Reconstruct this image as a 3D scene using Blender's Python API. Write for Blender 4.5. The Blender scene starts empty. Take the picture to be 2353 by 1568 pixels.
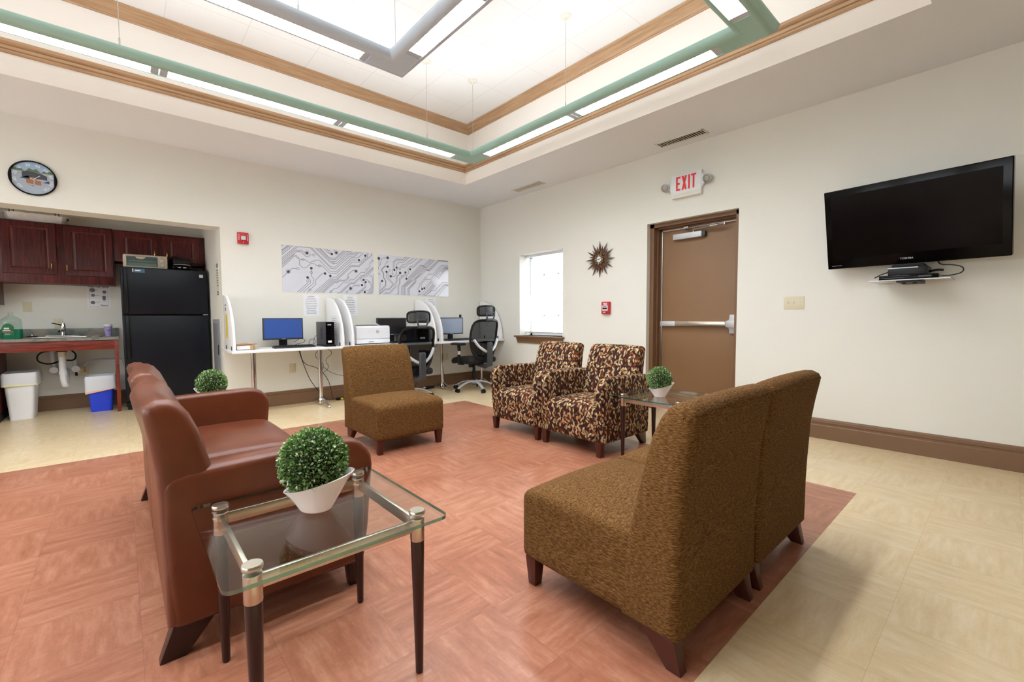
import bpy, bmesh, math, random
from mathutils import Vector, Matrix
random.seed(7)
PI = math.pi
scene = bpy.context.scene
COL = scene.collection

# ------------------------------------------------------------------ camera, world, exposure
cam_d = bpy.data.cameras.new('camera')
cam_d.sensor_fit = 'HORIZONTAL'; cam_d.sensor_width = 36.0; cam_d.lens = 15.513
cam_d.clip_start = 0.02; cam_d.clip_end = 200
cam = bpy.data.objects.new('camera', cam_d); COL.objects.link(cam)
r_ = Vector((0.748407, -0.663226, -0.004208)); u_ = Vector((0.038288, 0.036869, 0.998586)); f_ = Vector((0.662134, 0.74751, -0.052986))
cam.matrix_world = Matrix(((r_.x, u_.x, -f_.x, -4.6701), (r_.y, u_.y, -f_.y, -6.0720), (r_.z, u_.z, -f_.z, 1.0946), (0, 0, 0, 1)))
scene.camera = cam
scene.view_settings.view_transform = 'Standard'
scene.view_settings.look = 'None'
scene.view_settings.gamma = 1.0
scene.view_settings.use_curve_mapping = False
scene.view_settings.exposure = 0.66
DOWN, UP, SKY = 25.0, 5.2, 4.0           # louvre light, uplight, overcast daylight
w = bpy.data.worlds.new('overcast_sky'); scene.world = w; w.use_nodes = True
w.node_tree.nodes['Background'].inputs[0].default_value = (0.92, 0.96, 1.0, 1)
w.node_tree.nodes['Background'].inputs[1].default_value = SKY

# ------------------------------------------------------------------ materials
def lin(h):
    h = h.lstrip('#'); c = [int(h[i:i+2], 16)/255 for i in (0, 2, 4)]
    return tuple((x/12.92 if x <= .04045 else ((x+.055)/1.055)**2.4) for x in c) + (1,)
class NT:
    def __init__(s, name):
        s.m = bpy.data.materials.new(name); s.m.use_nodes = True; s.t = s.m.node_tree; s.n = s.t.nodes; s.l = s.t.links
        s.b = s.n['Principled BSDF']; s.out = s.n['Material Output']
    def add(s, kind, **kw):
        nd = s.n.new(kind)
        for k, v in kw.items():
            if k == 'ins':
                for i, val in v.items():
                    if hasattr(val, 'is_output'): s.l.new(val, nd.inputs[i])
                    else: nd.inputs[i].default_value = val
            else: setattr(nd, k, v)
        return nd
    def math(s, op, a, b=0.0, c=0.0):
        return s.add('ShaderNodeMath', operation=op, ins={0: a, 1: b, 2: c}).outputs[0]
    def vmath(s, op, a, b=(0, 0, 0)):
        return s.add('ShaderNodeVectorMath', operation=op, ins={0: a, 1: b}).outputs[0]
    def mix(s, f, a, b):
        nd = s.add('ShaderNodeMix', data_type='RGBA'); 
        for i, v in ((0, f), (6, a), (7, b)):
            if hasattr(v, 'is_output'): s.l.new(v, nd.inputs[i])
            else: nd.inputs[i].default_value = v
        return nd.outputs[2]
    def noise(s, vec, scale, detail=3.0, rough=.5, sc=(1, 1, 1), dim='3D'):
        v = s.vmath('MULTIPLY', vec, sc)
        return s.add('ShaderNodeTexNoise', noise_dimensions=dim, ins={'Vector': v, 'Scale': scale, 'Detail': detail, 'Roughness': rough}).outputs[0]
    def ramp(s, f, stops):
        nd = s.add('ShaderNodeValToRGB', ins={0: f}); e = nd.color_ramp.elements
        while len(e) < len(stops): e.new(.5)
        for i, (p, c) in enumerate(stops): e[i].position = p; e[i].color = c if len(c) == 4 else lin(c)
        return nd.outputs[0]
    def coord(s, k='Object'): return s.add('ShaderNodeTexCoord').outputs[k]
    def set(s, **kw):
        for k, v in kw.items():
            k = {'color': 'Base Color', 'rough': 'Roughness', 'metal': 'Metallic', 'spec': 'Specular IOR Level', 'coat': 'Coat Weight', 'sheen': 'Sheen Weight', 'normal': 'Normal', 'emit': 'Emission Color', 'estr': 'Emission Strength', 'trans': 'Transmission Weight', 'ior': 'IOR', 'alpha': 'Alpha'}[k]
            if hasattr(v, 'is_output'): s.l.new(v, s.b.inputs[k])
            else: s.b.inputs[k].default_value = v
        return s
    def bump(s, h, strength=.2, dist=.002):
        s.set(normal=s.add('ShaderNodeBump', ins={'Strength': strength, 'Distance': dist, 'Height': h}).outputs[0]); return s
M = {}
def pm(name, color, rough=.5, metal=0.0, var=.06, vs=6.0, **kw):
    """plain surface with a faint procedural tone variation"""
    t = NT(name); c = lin(color)
    f = t.noise(t.coord(), vs, 4)
    lo = tuple(x*(1-var) for x in c[:3])+(1,); hi = tuple(min(1, x*(1+var)) for x in c[:3])+(1,)
    t.set(color=t.mix(f, lo, hi), rough=rough, metal=metal, **kw)
    M[name] = t.m; return t
def emit(name, color, strength):
    t = NT(name); t.set(color=lin(color), emit=lin(color), estr=strength, rough=.6); M[name] = t.m
pm('wall_paint', '#ECEAE2', .75, vs=1.5, var=.015)
pm('low_bounce_paint', '#8A7A68', .8, vs=1.5, var=.015)  # made-up dark tone for the unseen front wall, to weaken its bounce light
pm('soffit_paint', '#EEF0F4', .8, vs=1.5, var=.015)
pm('tray_paint', '#F4EFE6', .75, vs=1.5, var=.015)
pm('trim_brown', '#7E5F45', .45)
pm('door_brown', '#8B6848', .5, vs=3, var=.05)
pm('frame_brown', '#7A583D', .45)
pm('white_plastic', '#EEEFF2', .4); pm('white_laminate', '#F1F1F2', .35); pm('paper', '#F0F1F5', .7); pm('ink', '#77757F', .7); pm('dark_ink', '#3E3947', .6); pm('black_ink', '#17171A', .6)
pm('black_plastic', '#0D0E11', .42, spec=.35); pm('black_gloss', '#050506', .16, spec=.16); pm('black_matte', '#101114', .75); pm('dark_grey', '#3A3C42', .45); pm('mid_grey', '#8A8C92', .45)
pm('chrome', '#D6D6D8', .12, 1.0, var=.02); pm('steel', '#B9B8B4', .3, 1.0, var=.04); pm('brushed', '#C9C2B4', .28, 1.0, var=.05, vs=60); pm('silver_plastic', '#C6C9CE', .35, .3); pm('brass', '#C9A24B', .25, 1.0)
pm('alu_paint', '#C4C5C8', .4, .4)
pm('ivory', '#DCD3B6', .45); pm('beige_plastic', '#D9CDBB', .45); pm('off_white', '#E6E2D6', .5)
pm('red', '#C2202E', .4); pm('exit_red', '#F2303F', .5); pm('yellow_note', '#EBD33A', .7); pm('cardboard', '#C79A6B', .8)
pm('green_fixture', '#A6CDC1', .38, var=.03); pm('grey_fixture', '#CBDCEB', .38, var=.03)
pm('dark_leg', '#2A1210', .3); pm('cherry_leg', '#4A1E14', .35)
pm('blue_bin', '#2444D8', .4); pm('lilac', '#A79ACB', .45); pm('green_label', '#11703A', .5); pm('pink', '#D9447C', .5)
pm('blue_screen', '#3C5CA6', .3, var=.08, vs=3); pm('grey_screen', '#8F9BB0', .25, var=.05, vs=3); pm('dark_screen', '#1A1C20', .25); pm('tv_screen', '#090606', .2, var=.2, vs=2, spec=.14)
pm('fridge_black', '#0B101B', .36, vs=300, var=.35, spec=.3)
pm('walnut', '#5A3B28', .4, vs=30, var=.2); pm('blue_cable', '#3D6EA8', .5); pm('ceramic', '#F2EEEA', .12)
pm('sky_blue', '#9FB9DA', .6); pm('picture_green', '#5E7A55', .6); pm('picture_dark', '#454B57', .6); pm('picture_brown', '#A5704C', .6); pm('picture_pale', '#A9B6C6', .6)
pm('foil', '#F1F3F5', .35, .1, vs=40, var=.12); pm('blue_label', '#3E6E8E', .5); pm('pipe_white', '#E9E9EC', .35); pm('wallplate', '#D9D5C0', .45)
pm('snow_ground', '#E8ECF0', .9); pm('bark_pale', '#9A9EA6', .9)
emit('lamp_down', '#FBFCFF', DOWN); emit('lamp_up', '#F6F8FF', UP)

def ceiling_tiles():
    t = NT('ceiling_tile'); co = t.coord()
    x = t.add('ShaderNodeSeparateXYZ', ins={0: co})
    seams = None
    for i in (0, 1):
        f = t.math('FRACT', t.math('MULTIPLY', x.outputs[i], 1/.6096))
        d = t.math('MINIMUM', f, t.math('SUBTRACT', 1.0, f)); s = t.math('LESS_THAN', d, .006)
        seams = s if seams is None else t.math('MAXIMUM', seams, s)
    n = t.noise(co, 60, 3)
    base = t.mix(n, lin('#EFEFEC'), lin('#F6F6F4'))
    t.set(color=t.mix(seams, base, lin('#E6E4E0')), rough=.85); M['ceiling_tile'] = t.m
ceiling_tiles()

def floor_mat(name, c0, c1, c2, x0, y0, seam):
    """square sheet-tile floor: the streaks run one way in one tile and across in the next"""
    t = NT(name); co = t.coord(); T = .335
    sh = t.vmath('SUBTRACT', co, (x0, y0, 0)); sc = t.vmath('SCALE', sh); sc.node.inputs['Scale'].default_value = 1/T
    fl = t.vmath('FLOOR', sc); fr = t.add('ShaderNodeSeparateXYZ', ins={0: t.vmath('FRACTION', sc)}); fx = t.add('ShaderNodeSeparateXYZ', ins={0: fl})
    par = t.math('MODULO', t.math('ABSOLUTE', t.math('ADD', fx.outputs[0], fx.outputs[1])), 2.0)
    rnd = t.add('ShaderNodeTexWhiteNoise', noise_dimensions='2D', ins={'Vector': fl})
    off = t.vmath('ADD', co, t.vmath('MULTIPLY', rnd.outputs['Color'], (7, 7, 0)))
    a = t.noise(off, 9, 6, .62, (.55, 3.2, 1)); b = t.noise(off, 9, 6, .62, (3.2, .55, 1))
    st = t.add('ShaderNodeMix', data_type='FLOAT', ins={0: par, 2: a, 3: b}).outputs[0]
    big = t.noise(co, 1.6, 4, .6); fine = t.noise(off, 55, 4, .7)
    v = t.math('ADD', t.math('ADD', t.math('MULTIPLY', st, .58), t.math('MULTIPLY', fine, .16)), t.math('MULTIPLY', big, .28))
    v = t.math('ADD', v, t.math('MULTIPLY', t.math('SUBTRACT', rnd.outputs['Value'], .5), .045))
    col = t.ramp(v, [(.28, c0), (.5, c1), (.72, c2)])
    se = None
    for i in (0, 1):
        d = t.math('MINIMUM', fr.outputs[i], t.math('SUBTRACT', 1.0, fr.outputs[i])); s = t.math('LESS_THAN', d, .003)
        se = s if se is None else t.math('MAXIMUM', se, s)
    col = t.mix(t.math('MULTIPLY', se, .25), col, lin(seam))
    t.set(color=col, rough=.3, spec=.5)
    M[name] = t.m
floor_mat('floor_tan', '#CBAF80', '#DEC79F', '#ECDDC0', -1.306, -5.481, '#7A6238')
floor_mat('floor_red', '#7E4B36', '#A76D54', '#C69379', -1.306, -5.481, '#5A2A1C')

def wood(name, c0, c1, c2, sc=(60, 60, 4), rough=.4, scale=1.0):
    t = NT(name); co = t.coord()
    n = t.noise(co, scale, 5, .6, sc); n2 = t.noise(co, 3, 2)
    v = t.math('ADD', t.math('MULTIPLY', n, .8), t.math('MULTIPLY', n2, .2))
    t.set(color=t.ramp(v, [(.36, c0), (.5, c1), (.64, c2)]), rough=rough); t.bump(n, .15, .001); M[name] = t.m
wood('cherry', '#2E0C10', '#50191D', '#6C2A2B', (70, 70, 5)); wood('cherry_h', '#4B150F', '#74261A', '#8E3725', (6, 60, 90)); wood('cherry_groove', '#4A1408', '#6A200E', '#7C2A14', (60, 60, 6))
wood('crown_x', '#AA8765', '#B7946F', '#C3A17D', (3, 40, 60)); wood('crown_y', '#AA8765', '#B7946F', '#C3A17D', (40, 3, 60))

def fabric_brown():
    t = NT('brown_weave'); co = t.coord()
    n = t.noise(co, 1, 2, .5, (72, 72, 420)); n2 = t.noise(co, 1, 2, .5, (80, 330, 110)); n3 = t.noise(co, 400, 2)
    g = t.add('ShaderNodeSeparateXYZ', ins={0: t.add('ShaderNodeNewGeometry').outputs['Normal']})
    up = t.math('GREATER_THAN', t.math('ABSOLUTE', g.outputs[2]), .7)
    v = t.add('ShaderNodeMix', data_type='FLOAT', ins={0: up, 2: n, 3: n2}).outputs[0]
    v = t.math('ADD', t.math('MULTIPLY', v, .85), t.math('MULTIPLY', n3, .15))
    t.set(color=t.ramp(v, [(.28, '#46290F'), (.45, '#5A3C1D'), (.57, '#755630'), (.74, '#8C6C43')]), rough=.9, spec=.15)
    t.bump(v, .35, .002); M['brown_weave'] = t.m
fabric_brown()

def fabric_leaf():
    """dark brown cloth printed with cream, tan and rust leaves (needs UVs in metres)"""
    t = NT('leaf_print'); uv = t.coord('UV')
    base = t.ramp(t.noise(uv, 22, 3), [(.4, '#2A1715'), (.6, '#3B211C')])
    col = base
    for k, (sc, sx, sy, pal) in enumerate([(33, 3.1, 7.7, [(0, '#5E2A18'), (.5, '#7C3C1E'), (1, '#8E5428')]),
                                           (27, 0.0, 0.0, [(0, '#8C7850'), (.35, '#C2AF86'), (.65, '#B98F58'), (.85, '#B3AA8C'), (1, '#9A5F34')]),
                                           (30, 5.3, 2.9, [(0, '#A88C5C'), (.4, '#CDBE9A'), (.7, '#9A5A30'), (1, '#B89C6C')])]):
        p = t.vmath('ADD', uv, (sx, sy, 0)); p = t.vmath('SCALE', p); p.node.inputs['Scale'].default_value = sc
        v = t.add('ShaderNodeTexVoronoi', voronoi_dimensions='2D', feature='F1', ins={'Vector': p, 'Scale': 1.0, 'Randomness': .85})
        loc = t.vmath('SUBTRACT', p, v.outputs['Position'])
        rc = t.add('ShaderNodeSeparateColor', ins={0: v.outputs['Color']})
        rot = t.add('ShaderNodeVectorRotate', rotation_type='Z_AXIS', ins={'Vector': loc, 'Angle': t.math('ADD', t.math('MULTIPLY', rc.outputs[0], 2.4), .3)})
        s = t.add('ShaderNodeSeparateXYZ', ins={0: rot.outputs[0]})
        uu = t.math('DIVIDE', s.outputs[0], .56); vv = t.math('ABSOLUTE', s.outputs[1])
        wid = t.math('MULTIPLY', t.math('SUBTRACT', 1.0, t.math('MULTIPLY', uu, uu)), .21)
        leaf = t.math('LESS_THAN', vv, wid)
        vein = t.math('LESS_THAN', vv, .018)
        pick = t.math('GREATER_THAN', rc.outputs[2], [.35, .25, .5][k])
        leaf = t.math('MULTIPLY', leaf, pick)
        lc = t.mix(t.math('MULTIPLY', vein, .5), t.ramp(rc.outputs[1], pal), lin('#4A2A18'))
        col = t.mix(leaf, col, lc)
    t.set(color=col, rough=.85, spec=.25); t.bump(t.noise(uv, 900, 2), .15, .001); M['leaf_print'] = t.m
fabric_leaf()

def leather():
    t = NT('brown_leather'); co = t.coord()
    n = t.noise(co, 5, 4); g = t.add('ShaderNodeTexVoronoi', ins={'Vector': co, 'Scale': 350.0}).outputs[0]
    t.set(color=t.ramp(n, [(.35, '#5A2914'), (.65, '#69341C')]), rough=.33, spec=.5); t.bump(g, .08, .0006); M['brown_leather'] = t.m
leather()
def counter():
    t = NT('stone_laminate'); co = t.coord()
    a = t.noise(co, 9, 6, .7); b = t.noise(t.vmath('ADD', co, (5, 3, 1)), 22, 5, .7)
    c = t.ramp(a, [(.35, '#5E6A66'), (.5, '#858781'), (.62, '#9A8F83')]); c = t.mix(t.ramp(b, [(.56, '#000000'), (.68, '#FFFFFF')]), c, lin('#96705E'))
    t.set(color=c, rough=.35); M['stone_laminate'] = t.m
counter()
def glass_mat(name, tint, edge=False):
    t = NT(name); t.n.remove(t.b)
    tr = t.add('ShaderNodeBsdfTransparent', ins={0: tint}); gl = t.add('ShaderNodeBsdfGlossy', ins={'Color': (1, 1, 1, 1), 'Roughness': .015})
    g = t.add('ShaderNodeNewGeometry'); dt = t.add('ShaderNodeVectorMath', operation='DOT_PRODUCT', ins={0: g.outputs['Normal'], 1: g.outputs['Incoming']}).outputs['Value']
    fr = t.math('ADD', .04, t.math('MULTIPLY', .96, t.math('POWER', t.math('SUBTRACT', 1.0, t.math('MINIMUM', 1.0, t.math('ABSOLUTE', dt))), 5.0)))
    if edge: fr = t.math('ADD', t.math('MULTIPLY', fr, .8), .1)
    mx = t.add('ShaderNodeMixShader', ins={0: fr, 1: tr.outputs[0], 2: gl.outputs[0]}); t.l.new(mx.outputs[0], t.out.inputs[0]); M[name] = t.m
glass_mat('glass', (.93, .965, .955, 1)); glass_mat('glass_edge', (.12, .38, .35, 1), True); glass_mat('window_glass', (.97, .98, .98, 1)); glass_mat('bottle_clear', (.8, .88, .86, 1)); glass_mat('lens_clear', (.85, .85, .82, 1))
def thin(name, color, tr=.5):
    t = NT(name); a = t.add('ShaderNodeBsdfTranslucent', ins={0: lin(color)}); d = t.add('ShaderNodeBsdfDiffuse', ins={0: lin(color)})
    mx = t.add('ShaderNodeMixShader', ins={0: tr, 1: d.outputs[0], 2: a.outputs[0]}); t.l.new(mx.outputs[0], t.out.inputs[0]); M[name] = t.m
thin('blind_slat', '#F7F8FA', .4)
def sheer(name, color, hole):
    t = NT(name); a = t.add('ShaderNodeBsdfTransparent'); d = t.add('ShaderNodeBsdfDiffuse', ins={0: lin(color)})
    mx = t.add('ShaderNodeMixShader', ins={0: hole, 1: d.outputs[0], 2: a.outputs[0]}); t.l.new(mx.outputs[0], t.out.inputs[0]); M[name] = t.m
sheer('bag_film', '#EDEFF4', .18); sheer('chair_mesh', '#0C0D10', .15)
def soap():
    t = pm('green_soap', '#1F8F66', .15); t.set(trans=.3); return t
soap()
def leaves():
    t = NT('boxwood'); n = t.noise(t.coord(), 130, 2); n2 = t.noise(t.coord(), 18, 3)
    v = t.math('ADD', t.math('MULTIPLY', n, .7), t.math('MULTIPLY', n2, .3))
    t.set(color=t.ramp(v, [(.36, '#3A5C24'), (.5, '#6B944B'), (.66, '#B4CF8C')]), rough=.35, spec=.5); M['boxwood'] = t.m
leaves(); pm('boxwood_core', '#16240F', .9); pm('flower_glint', '#EAF0DC', .4)  # near-white leaf blades: flower specks and painted leaf highlights

# ------------------------------------------------------------------ mesh helpers
class MB:
    def __init__(s): s.v = []; s.f = []; s.mi = []
    def face(s, idx, m=0): s.f.append(tuple(idx)); s.mi.append(m)
    def pts(s, ps): n = len(s.v); s.v += [tuple(p) for p in ps]; return list(range(n, n+len(ps)))
    def box(s, x0, x1, y0, y1, z0, z1, m=0):
        a = s.pts([(x0, y0, z0), (x1, y0, z0), (x1, y1, z0), (x0, y1, z0), (x0, y0, z1), (x1, y0, z1), (x1, y1, z1), (x0, y1, z1)])
        for q in ((3, 2, 1, 0), (4, 5, 6, 7), (0, 1, 5, 4), (1, 2, 6, 5), (2, 3, 7, 6), (3, 0, 4, 7)): s.face([a[i] for i in q], m)
        return s
    def frustum(s, lo, hi, m=0):
        """lo, hi = (x0,x1,y0,y1,z)"""
        a = s.pts([(lo[0], lo[2], lo[4]), (lo[1], lo[2], lo[4]), (lo[1], lo[3], lo[4]), (lo[0], lo[3], lo[4]), (hi[0], hi[2], hi[4]), (hi[1], hi[2], hi[4]), (hi[1], hi[3], hi[4]), (hi[0], hi[3], hi[4])])
        for q in ((3, 2, 1, 0), (4, 5, 6, 7), (0, 1, 5, 4), (1, 2, 6, 5), (2, 3, 7, 6), (3, 0, 4, 7)): s.face([a[i] for i in q], m)
        return s
    def cyl(s, p0, p1, r0, r1=None, n=16, m=0, caps=True):
        r1 = r0 if r1 is None else r1; p0 = Vector(p0); p1 = Vector(p1); d = (p1-p0).normalized()
        a = d.orthogonal().normalized(); b = d.cross(a)
        A = s.pts([p0+(a*math.cos(2*PI*i/n)+b*math.sin(2*PI*i/n))*r0 for i in range(n)]); B = s.pts([p1+(a*math.cos(2*PI*i/n)+b*math.sin(2*PI*i/n))*r1 for i in range(n)])
        for i in range(n): s.face((A[i], A[(i+1) % n], B[(i+1) % n], B[i]), m)
        if caps: s.face(A[::-1], m); s.face(B, m)
        return s
    def tube(s, ps, r, n=8, m=0, smooth=0):
        ps = [Vector(p) for p in ps]
        for _ in range(smooth):
            q = [ps[0]]
            for a, b in zip(ps, ps[1:]): q += [a*.75+b*.25, a*.25+b*.75]
            ps = q+[ps[-1]]
        rs = r if isinstance(r, (list, tuple)) else [r]*len(ps)
        if len(rs) != len(ps): rs = [rs[0]+(rs[-1]-rs[0])*i/(len(ps)-1) for i in range(len(ps))]
        rings = []; d0 = (ps[1]-ps[0]).normalized(); a = d0.orthogonal().normalized()
        for i, p in enumerate(ps):
            d = (ps[min(i+1, len(ps)-1)]-ps[max(i-1, 0)]).normalized(); a = (a-d*a.dot(d)).normalized(); b = d.cross(a)
            rings.append(s.pts([p+(a*math.cos(2*PI*k/n)+b*math.sin(2*PI*k/n))*rs[i] for k in range(n)]))
        for A, B in zip(rings, rings[1:]):
            for i in range(n): s.face((A[i], A[(i+1) % n], B[(i+1) % n], B[i]), m)
        s.face(rings[0][::-1], m); s.face(rings[-1], m); return s
    def lathe(s, prof, c=(0, 0, 0), n=24, m=0, sx=1.0, sy=1.0, axis='z'):
        rings = []
        for r, z in prof:
            ring = []
            for i in range(n):
                x, y = r*math.cos(2*PI*i/n)*sx, r*math.sin(2*PI*i/n)*sy
                p = {'z': (x, y, z), 'x': (z, x, y), 'y': (x, z, y)}[axis]
                ring.append((c[0]+p[0], c[1]+p[1], c[2]+p[2]))
            rings.append(s.pts(ring))
        fl = axis == 'y'
        for A, B in zip(rings, rings[1:]):
            for i in range(n):
                q = (A[i], A[(i+1) % n], B[(i+1) % n], B[i]); s.face(q[::-1] if fl else q, m)
        s.face(rings[0] if fl else rings[0][::-1], m); s.face(rings[-1][::-1] if fl else rings[-1], m); return s
    def prism(s, poly, axis, a, b, m=0):
        """poly in the two other axes (x:(y,z)  y:(x,z)  z:(x,y)), extruded from a to b"""
        def P(p, t): return {'x': (t, p[0], p[1]), 'y': (p[0], t, p[1]), 'z': (p[0], p[1], t)}[axis]
        A = s.pts([P(p, a) for p in poly]); B = s.pts([P(p, b) for p in poly]); n = len(poly)
        for i in range(n): s.face((A[i], A[(i+1) % n], B[(i+1) % n], B[i]), m)
        s.face(A[::-1], m); s.face(B, m); return s
    def rbox(s, x0, x1, y0, y1, z0, z1, r, k=3, mid=6, m=0, deform=None):
        """rounded box, optionally deformed point by point"""
        h = ((x1-x0)/2, (y1-y0)/2, (z1-z0)/2); c = ((x0+x1)/2, (y0+y1)/2, (z0+z1)/2); r = min(r, min(h)*.999)
        def ticks(hh):
            o = [-hh+r*(1-math.cos(PI/2*i/k)) for i in range(k+1)]
            inner = hh-r; o += [-inner+2*inner*i/mid for i in range(1, mid)]
            return o+[-x for x in o[:k+1][::-1]]
        T = [ticks(x) for x in h]; cache = {}
        def V(p):
            key = tuple(round(x, 6) for x in p)
            if key not in cache:
                q = [max(-(h[i]-r), min(h[i]-r, p[i])) for i in range(3)]; d = Vector([p[i]-q[i] for i in range(3)])
                if d.length > 1e-9: d = d.normalized()*r
                o = [c[i]+q[i]+d[i] for i in range(3)]
                if deform: o = deform(*o)
                cache[key] = s.pts([o])[0]
            return cache[key]
        for ax in range(3):
            u, v = (ax+1) % 3, (ax+2) % 3
            for sg in (-1, 1):
                for i in range(len(T[u])-1):
                    for j in range(len(T[v])-1):
                        q = []
                        for (a, b) in ((i, j), (i+1, j), (i+1, j+1), (i, j+1)):
                            p = [0, 0, 0]; p[ax] = sg*h[ax]; p[u] = T[u][a]; p[v] = T[v][b]; q.append(V(p))
                        if len(set(q)) > 2:
                            qq = []
                            for x in q:
                                if x not in qq: qq.append(x)
                            s.face(qq if sg > 0 else qq[::-1], m)
        return s
    def ribbon(s, pts, wid, y, m=0, plane='xz'):
        """flat line of width wid on a wall: quads with a small thickness toward -y"""
        for a, b in zip(pts, pts[1:]):
            d = Vector((b[0]-a[0], b[1]-a[1]));
            if d.length < 1e-6: continue
            n = Vector((-d.y, d.x)).normalized()*wid/2; e = d.normalized()*wid*.3
            q = [(a[0]-e.x+n.x, a[1]-e.y+n.y), (a[0]-e.x-n.x, a[1]-e.y-n.y), (b[0]+e.x-n.x, b[1]+e.y-n.y), (b[0]+e.x+n.x, b[1]+e.y+n.y)]
            i = s.pts([(p[0], y, p[1]) for p in q]); s.face(i, m)
        return s
    def disc(s, c, r, y, n=20, m=0, r0=0):
        A = s.pts([(c[0]+r*math.cos(2*PI*i/n), y, c[1]+r*math.sin(2*PI*i/n)) for i in range(n)])
        if r0:
            B = s.pts([(c[0]+r0*math.cos(2*PI*i/n), y, c[1]+r0*math.sin(2*PI*i/n)) for i in range(n)])
            for i in range(n): s.face((A[i], A[(i+1) % n], B[(i+1) % n], B[i]), m)
        else: s.face(A, m)
        return s
    def xf(s, mat, start=0):
        for i in range(start, len(s.v)): s.v[i] = tuple(mat @ Vector(s.v[i]))
        return s
    def build(s, name, mats, parent=None, smooth=True, bevel=0, seg=2, angle=35, uv=False):
        me = bpy.data.meshes.new(name); me.from_pydata(s.v, [], s.f)
        mats = mats if isinstance(mats, (list, tuple)) else [mats]
        for k in mats: me.materials.append(M[k])
        me.polygons.foreach_set('material_index', s.mi)
        bm = bmesh.new(); bm.from_mesh(me); bmesh.ops.recalc_face_normals(bm, faces=bm.faces)
        if bevel:
            ed = [e for e in bm.edges if len(e.link_faces) == 2 and e.calc_face_angle(0) > math.radians(40)]
            bmesh.ops.bevel(bm, geom=ed, offset=bevel, offset_type='OFFSET', segments=seg, profile=.5, affect='EDGES', clamp_overlap=True)
        if uv:
            lay = bm.loops.layers.uv.new('UVMap')
            for f in bm.faces:
                n = f.normal; ax = max(range(3), key=lambda i: abs(n[i]))
                for lp in f.loops:
                    p = lp.vert.co; lp[lay].uv = {0: (p.y, p.z), 1: (p.x, p.z), 2: (p.x, p.y+.7)}[ax]
        bm.to_mesh(me); bm.free()
        if smooth:
            me.polygons.foreach_set('use_smooth', [True]*len(me.polygons)); me.set_sharp_from_angle(angle=math.radians(angle))
        o = bpy.data.objects.new(name, me); COL.objects.link(o)
        if parent: o.parent = parent
        return o
def tag(o, label, cat, group=None, kind=None):
    o['label'] = label; o['category'] = cat
    if group: o['group'] = group
    if kind: o['kind'] = kind
    return o
def thing(name, label, cat, loc=(0, 0, 0), rz=0.0, group=None):
    o = bpy.data.objects.new(name, None); COL.objects.link(o); o.empty_display_size = .1
    o.location = loc; o.rotation_euler = (0, 0, rz); return tag(o, label, cat, group)
def struct(o):
    o['kind'] = 'structure'; return o
def dup(root, loc, rz, label):
    r = root.copy(); COL.objects.link(r); r.location = loc; r.rotation_euler = (0, 0, rz); r['label'] = label
    for ch in list(root.children):
        c = ch.copy(); COL.objects.link(c); c.parent = r
        for g in list(ch.children):
            d = g.copy(); COL.objects.link(d); d.parent = c
    return r
def text_mb(mb, s, size, mat, m=0, align='CENTER', extrude=0.0, bold=0.0):
    """lettering laid in the x/z plane facing -y, then moved by mat"""
    cu = bpy.data.curves.new('txt', 'FONT'); cu.body = s; cu.size = size; cu.align_x = align; cu.align_y = 'CENTER'; cu.extrude = extrude; cu.offset = bold; cu.resolution_u = 3
    ob = bpy.data.objects.new('txt', cu); COL.objects.link(ob)
    dg = bpy.context.evaluated_depsgraph_get(); me = bpy.data.meshes.new_from_object(ob.evaluated_get(dg))
    R = Matrix.Rotation(PI/2, 4, 'X'); base = len(mb.v); mb.v += [tuple(mat @ (R @ v.co)) for v in me.vertices]
    for p in me.polygons: mb.face([base+i for i in p.vertices], m)
    bpy.data.objects.remove(ob); bpy.data.curves.remove(cu); bpy.data.meshes.remove(me); return mb
T3 = Matrix.Translation
def RZ(a): return Matrix.Rotation(a, 4, 'Z')

# ------------------------------------------------------------------ the room shell
H = 2.959; WT = .28; TRX, TRY, TX1, TY1 = -.971, -.93, -7.6, -5.69; HC = 3.85; D2 = .2
XL, YF = -8.6, -9.5; NX0, NX1, NY = -7.2, -3.776, 1.555; NZ = 2.15
DY0, DY1, DZ = -4.231, -3.204, 2.182; WY0, WY1, WZ0, WZ1 = -1.880, -.985, .818, 2.064
RX, RY0, RY1, RXL = -1.306, -5.481, -1.327, -7.34
fl = MB()
xs = [XL-.3, RXL, RX, .3]; ys = [YF-.3, RY0, RY1, 1.9]
for i in range(3):
    for j in range(3):
        q = fl.pts([(xs[i], ys[j], 0), (xs[i+1], ys[j], 0), (xs[i+1], ys[j+1], 0), (xs[i], ys[j+1], 0)]); fl.face(q, 1 if i == 1 and j == 1 else 0)
q = fl.pts([(xs[0], ys[0], -.1), (xs[3], ys[0], -.1), (xs[3], ys[3], -.1), (xs[0], ys[3], -.1)]); fl.face(q[::-1], 0)
struct(fl.build('floor', ['floor_tan', 'floor_red'], smooth=False))
m = MB(); m.box(NX1, .0, 0, WT, 0, H+.05); m.box(NX0, NX1, 0, WT, NZ, H+.05); m.box(XL, NX0, 0, WT, 0, H+.05)
struct(m.build('wall_back', 'wall_paint', smooth=False))
m = MB(); X1 = .26
m.box(0, X1, WY1, WT, 0, H+.05); m.box(0, X1, WY0, WY1, 0, WZ0); m.box(0, X1, WY0, WY1, WZ1, H+.05); m.box(0, X1, DY1, WY0, 0, H+.05)
m.box(0, X1, DY0, DY1, DZ, H+.05); m.box(0, X1, YF, DY0, 0, H+.05)
struct(m.build('wall_right', 'wall_paint', smooth=False))
m = MB(); LW = [(-7.2, -5.2), (-4.6, -2.6), (-2.0, -.4)]; LZ0, LZ1 = .8, 2.3  # openings added in this unseen wall to let in side light
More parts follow.
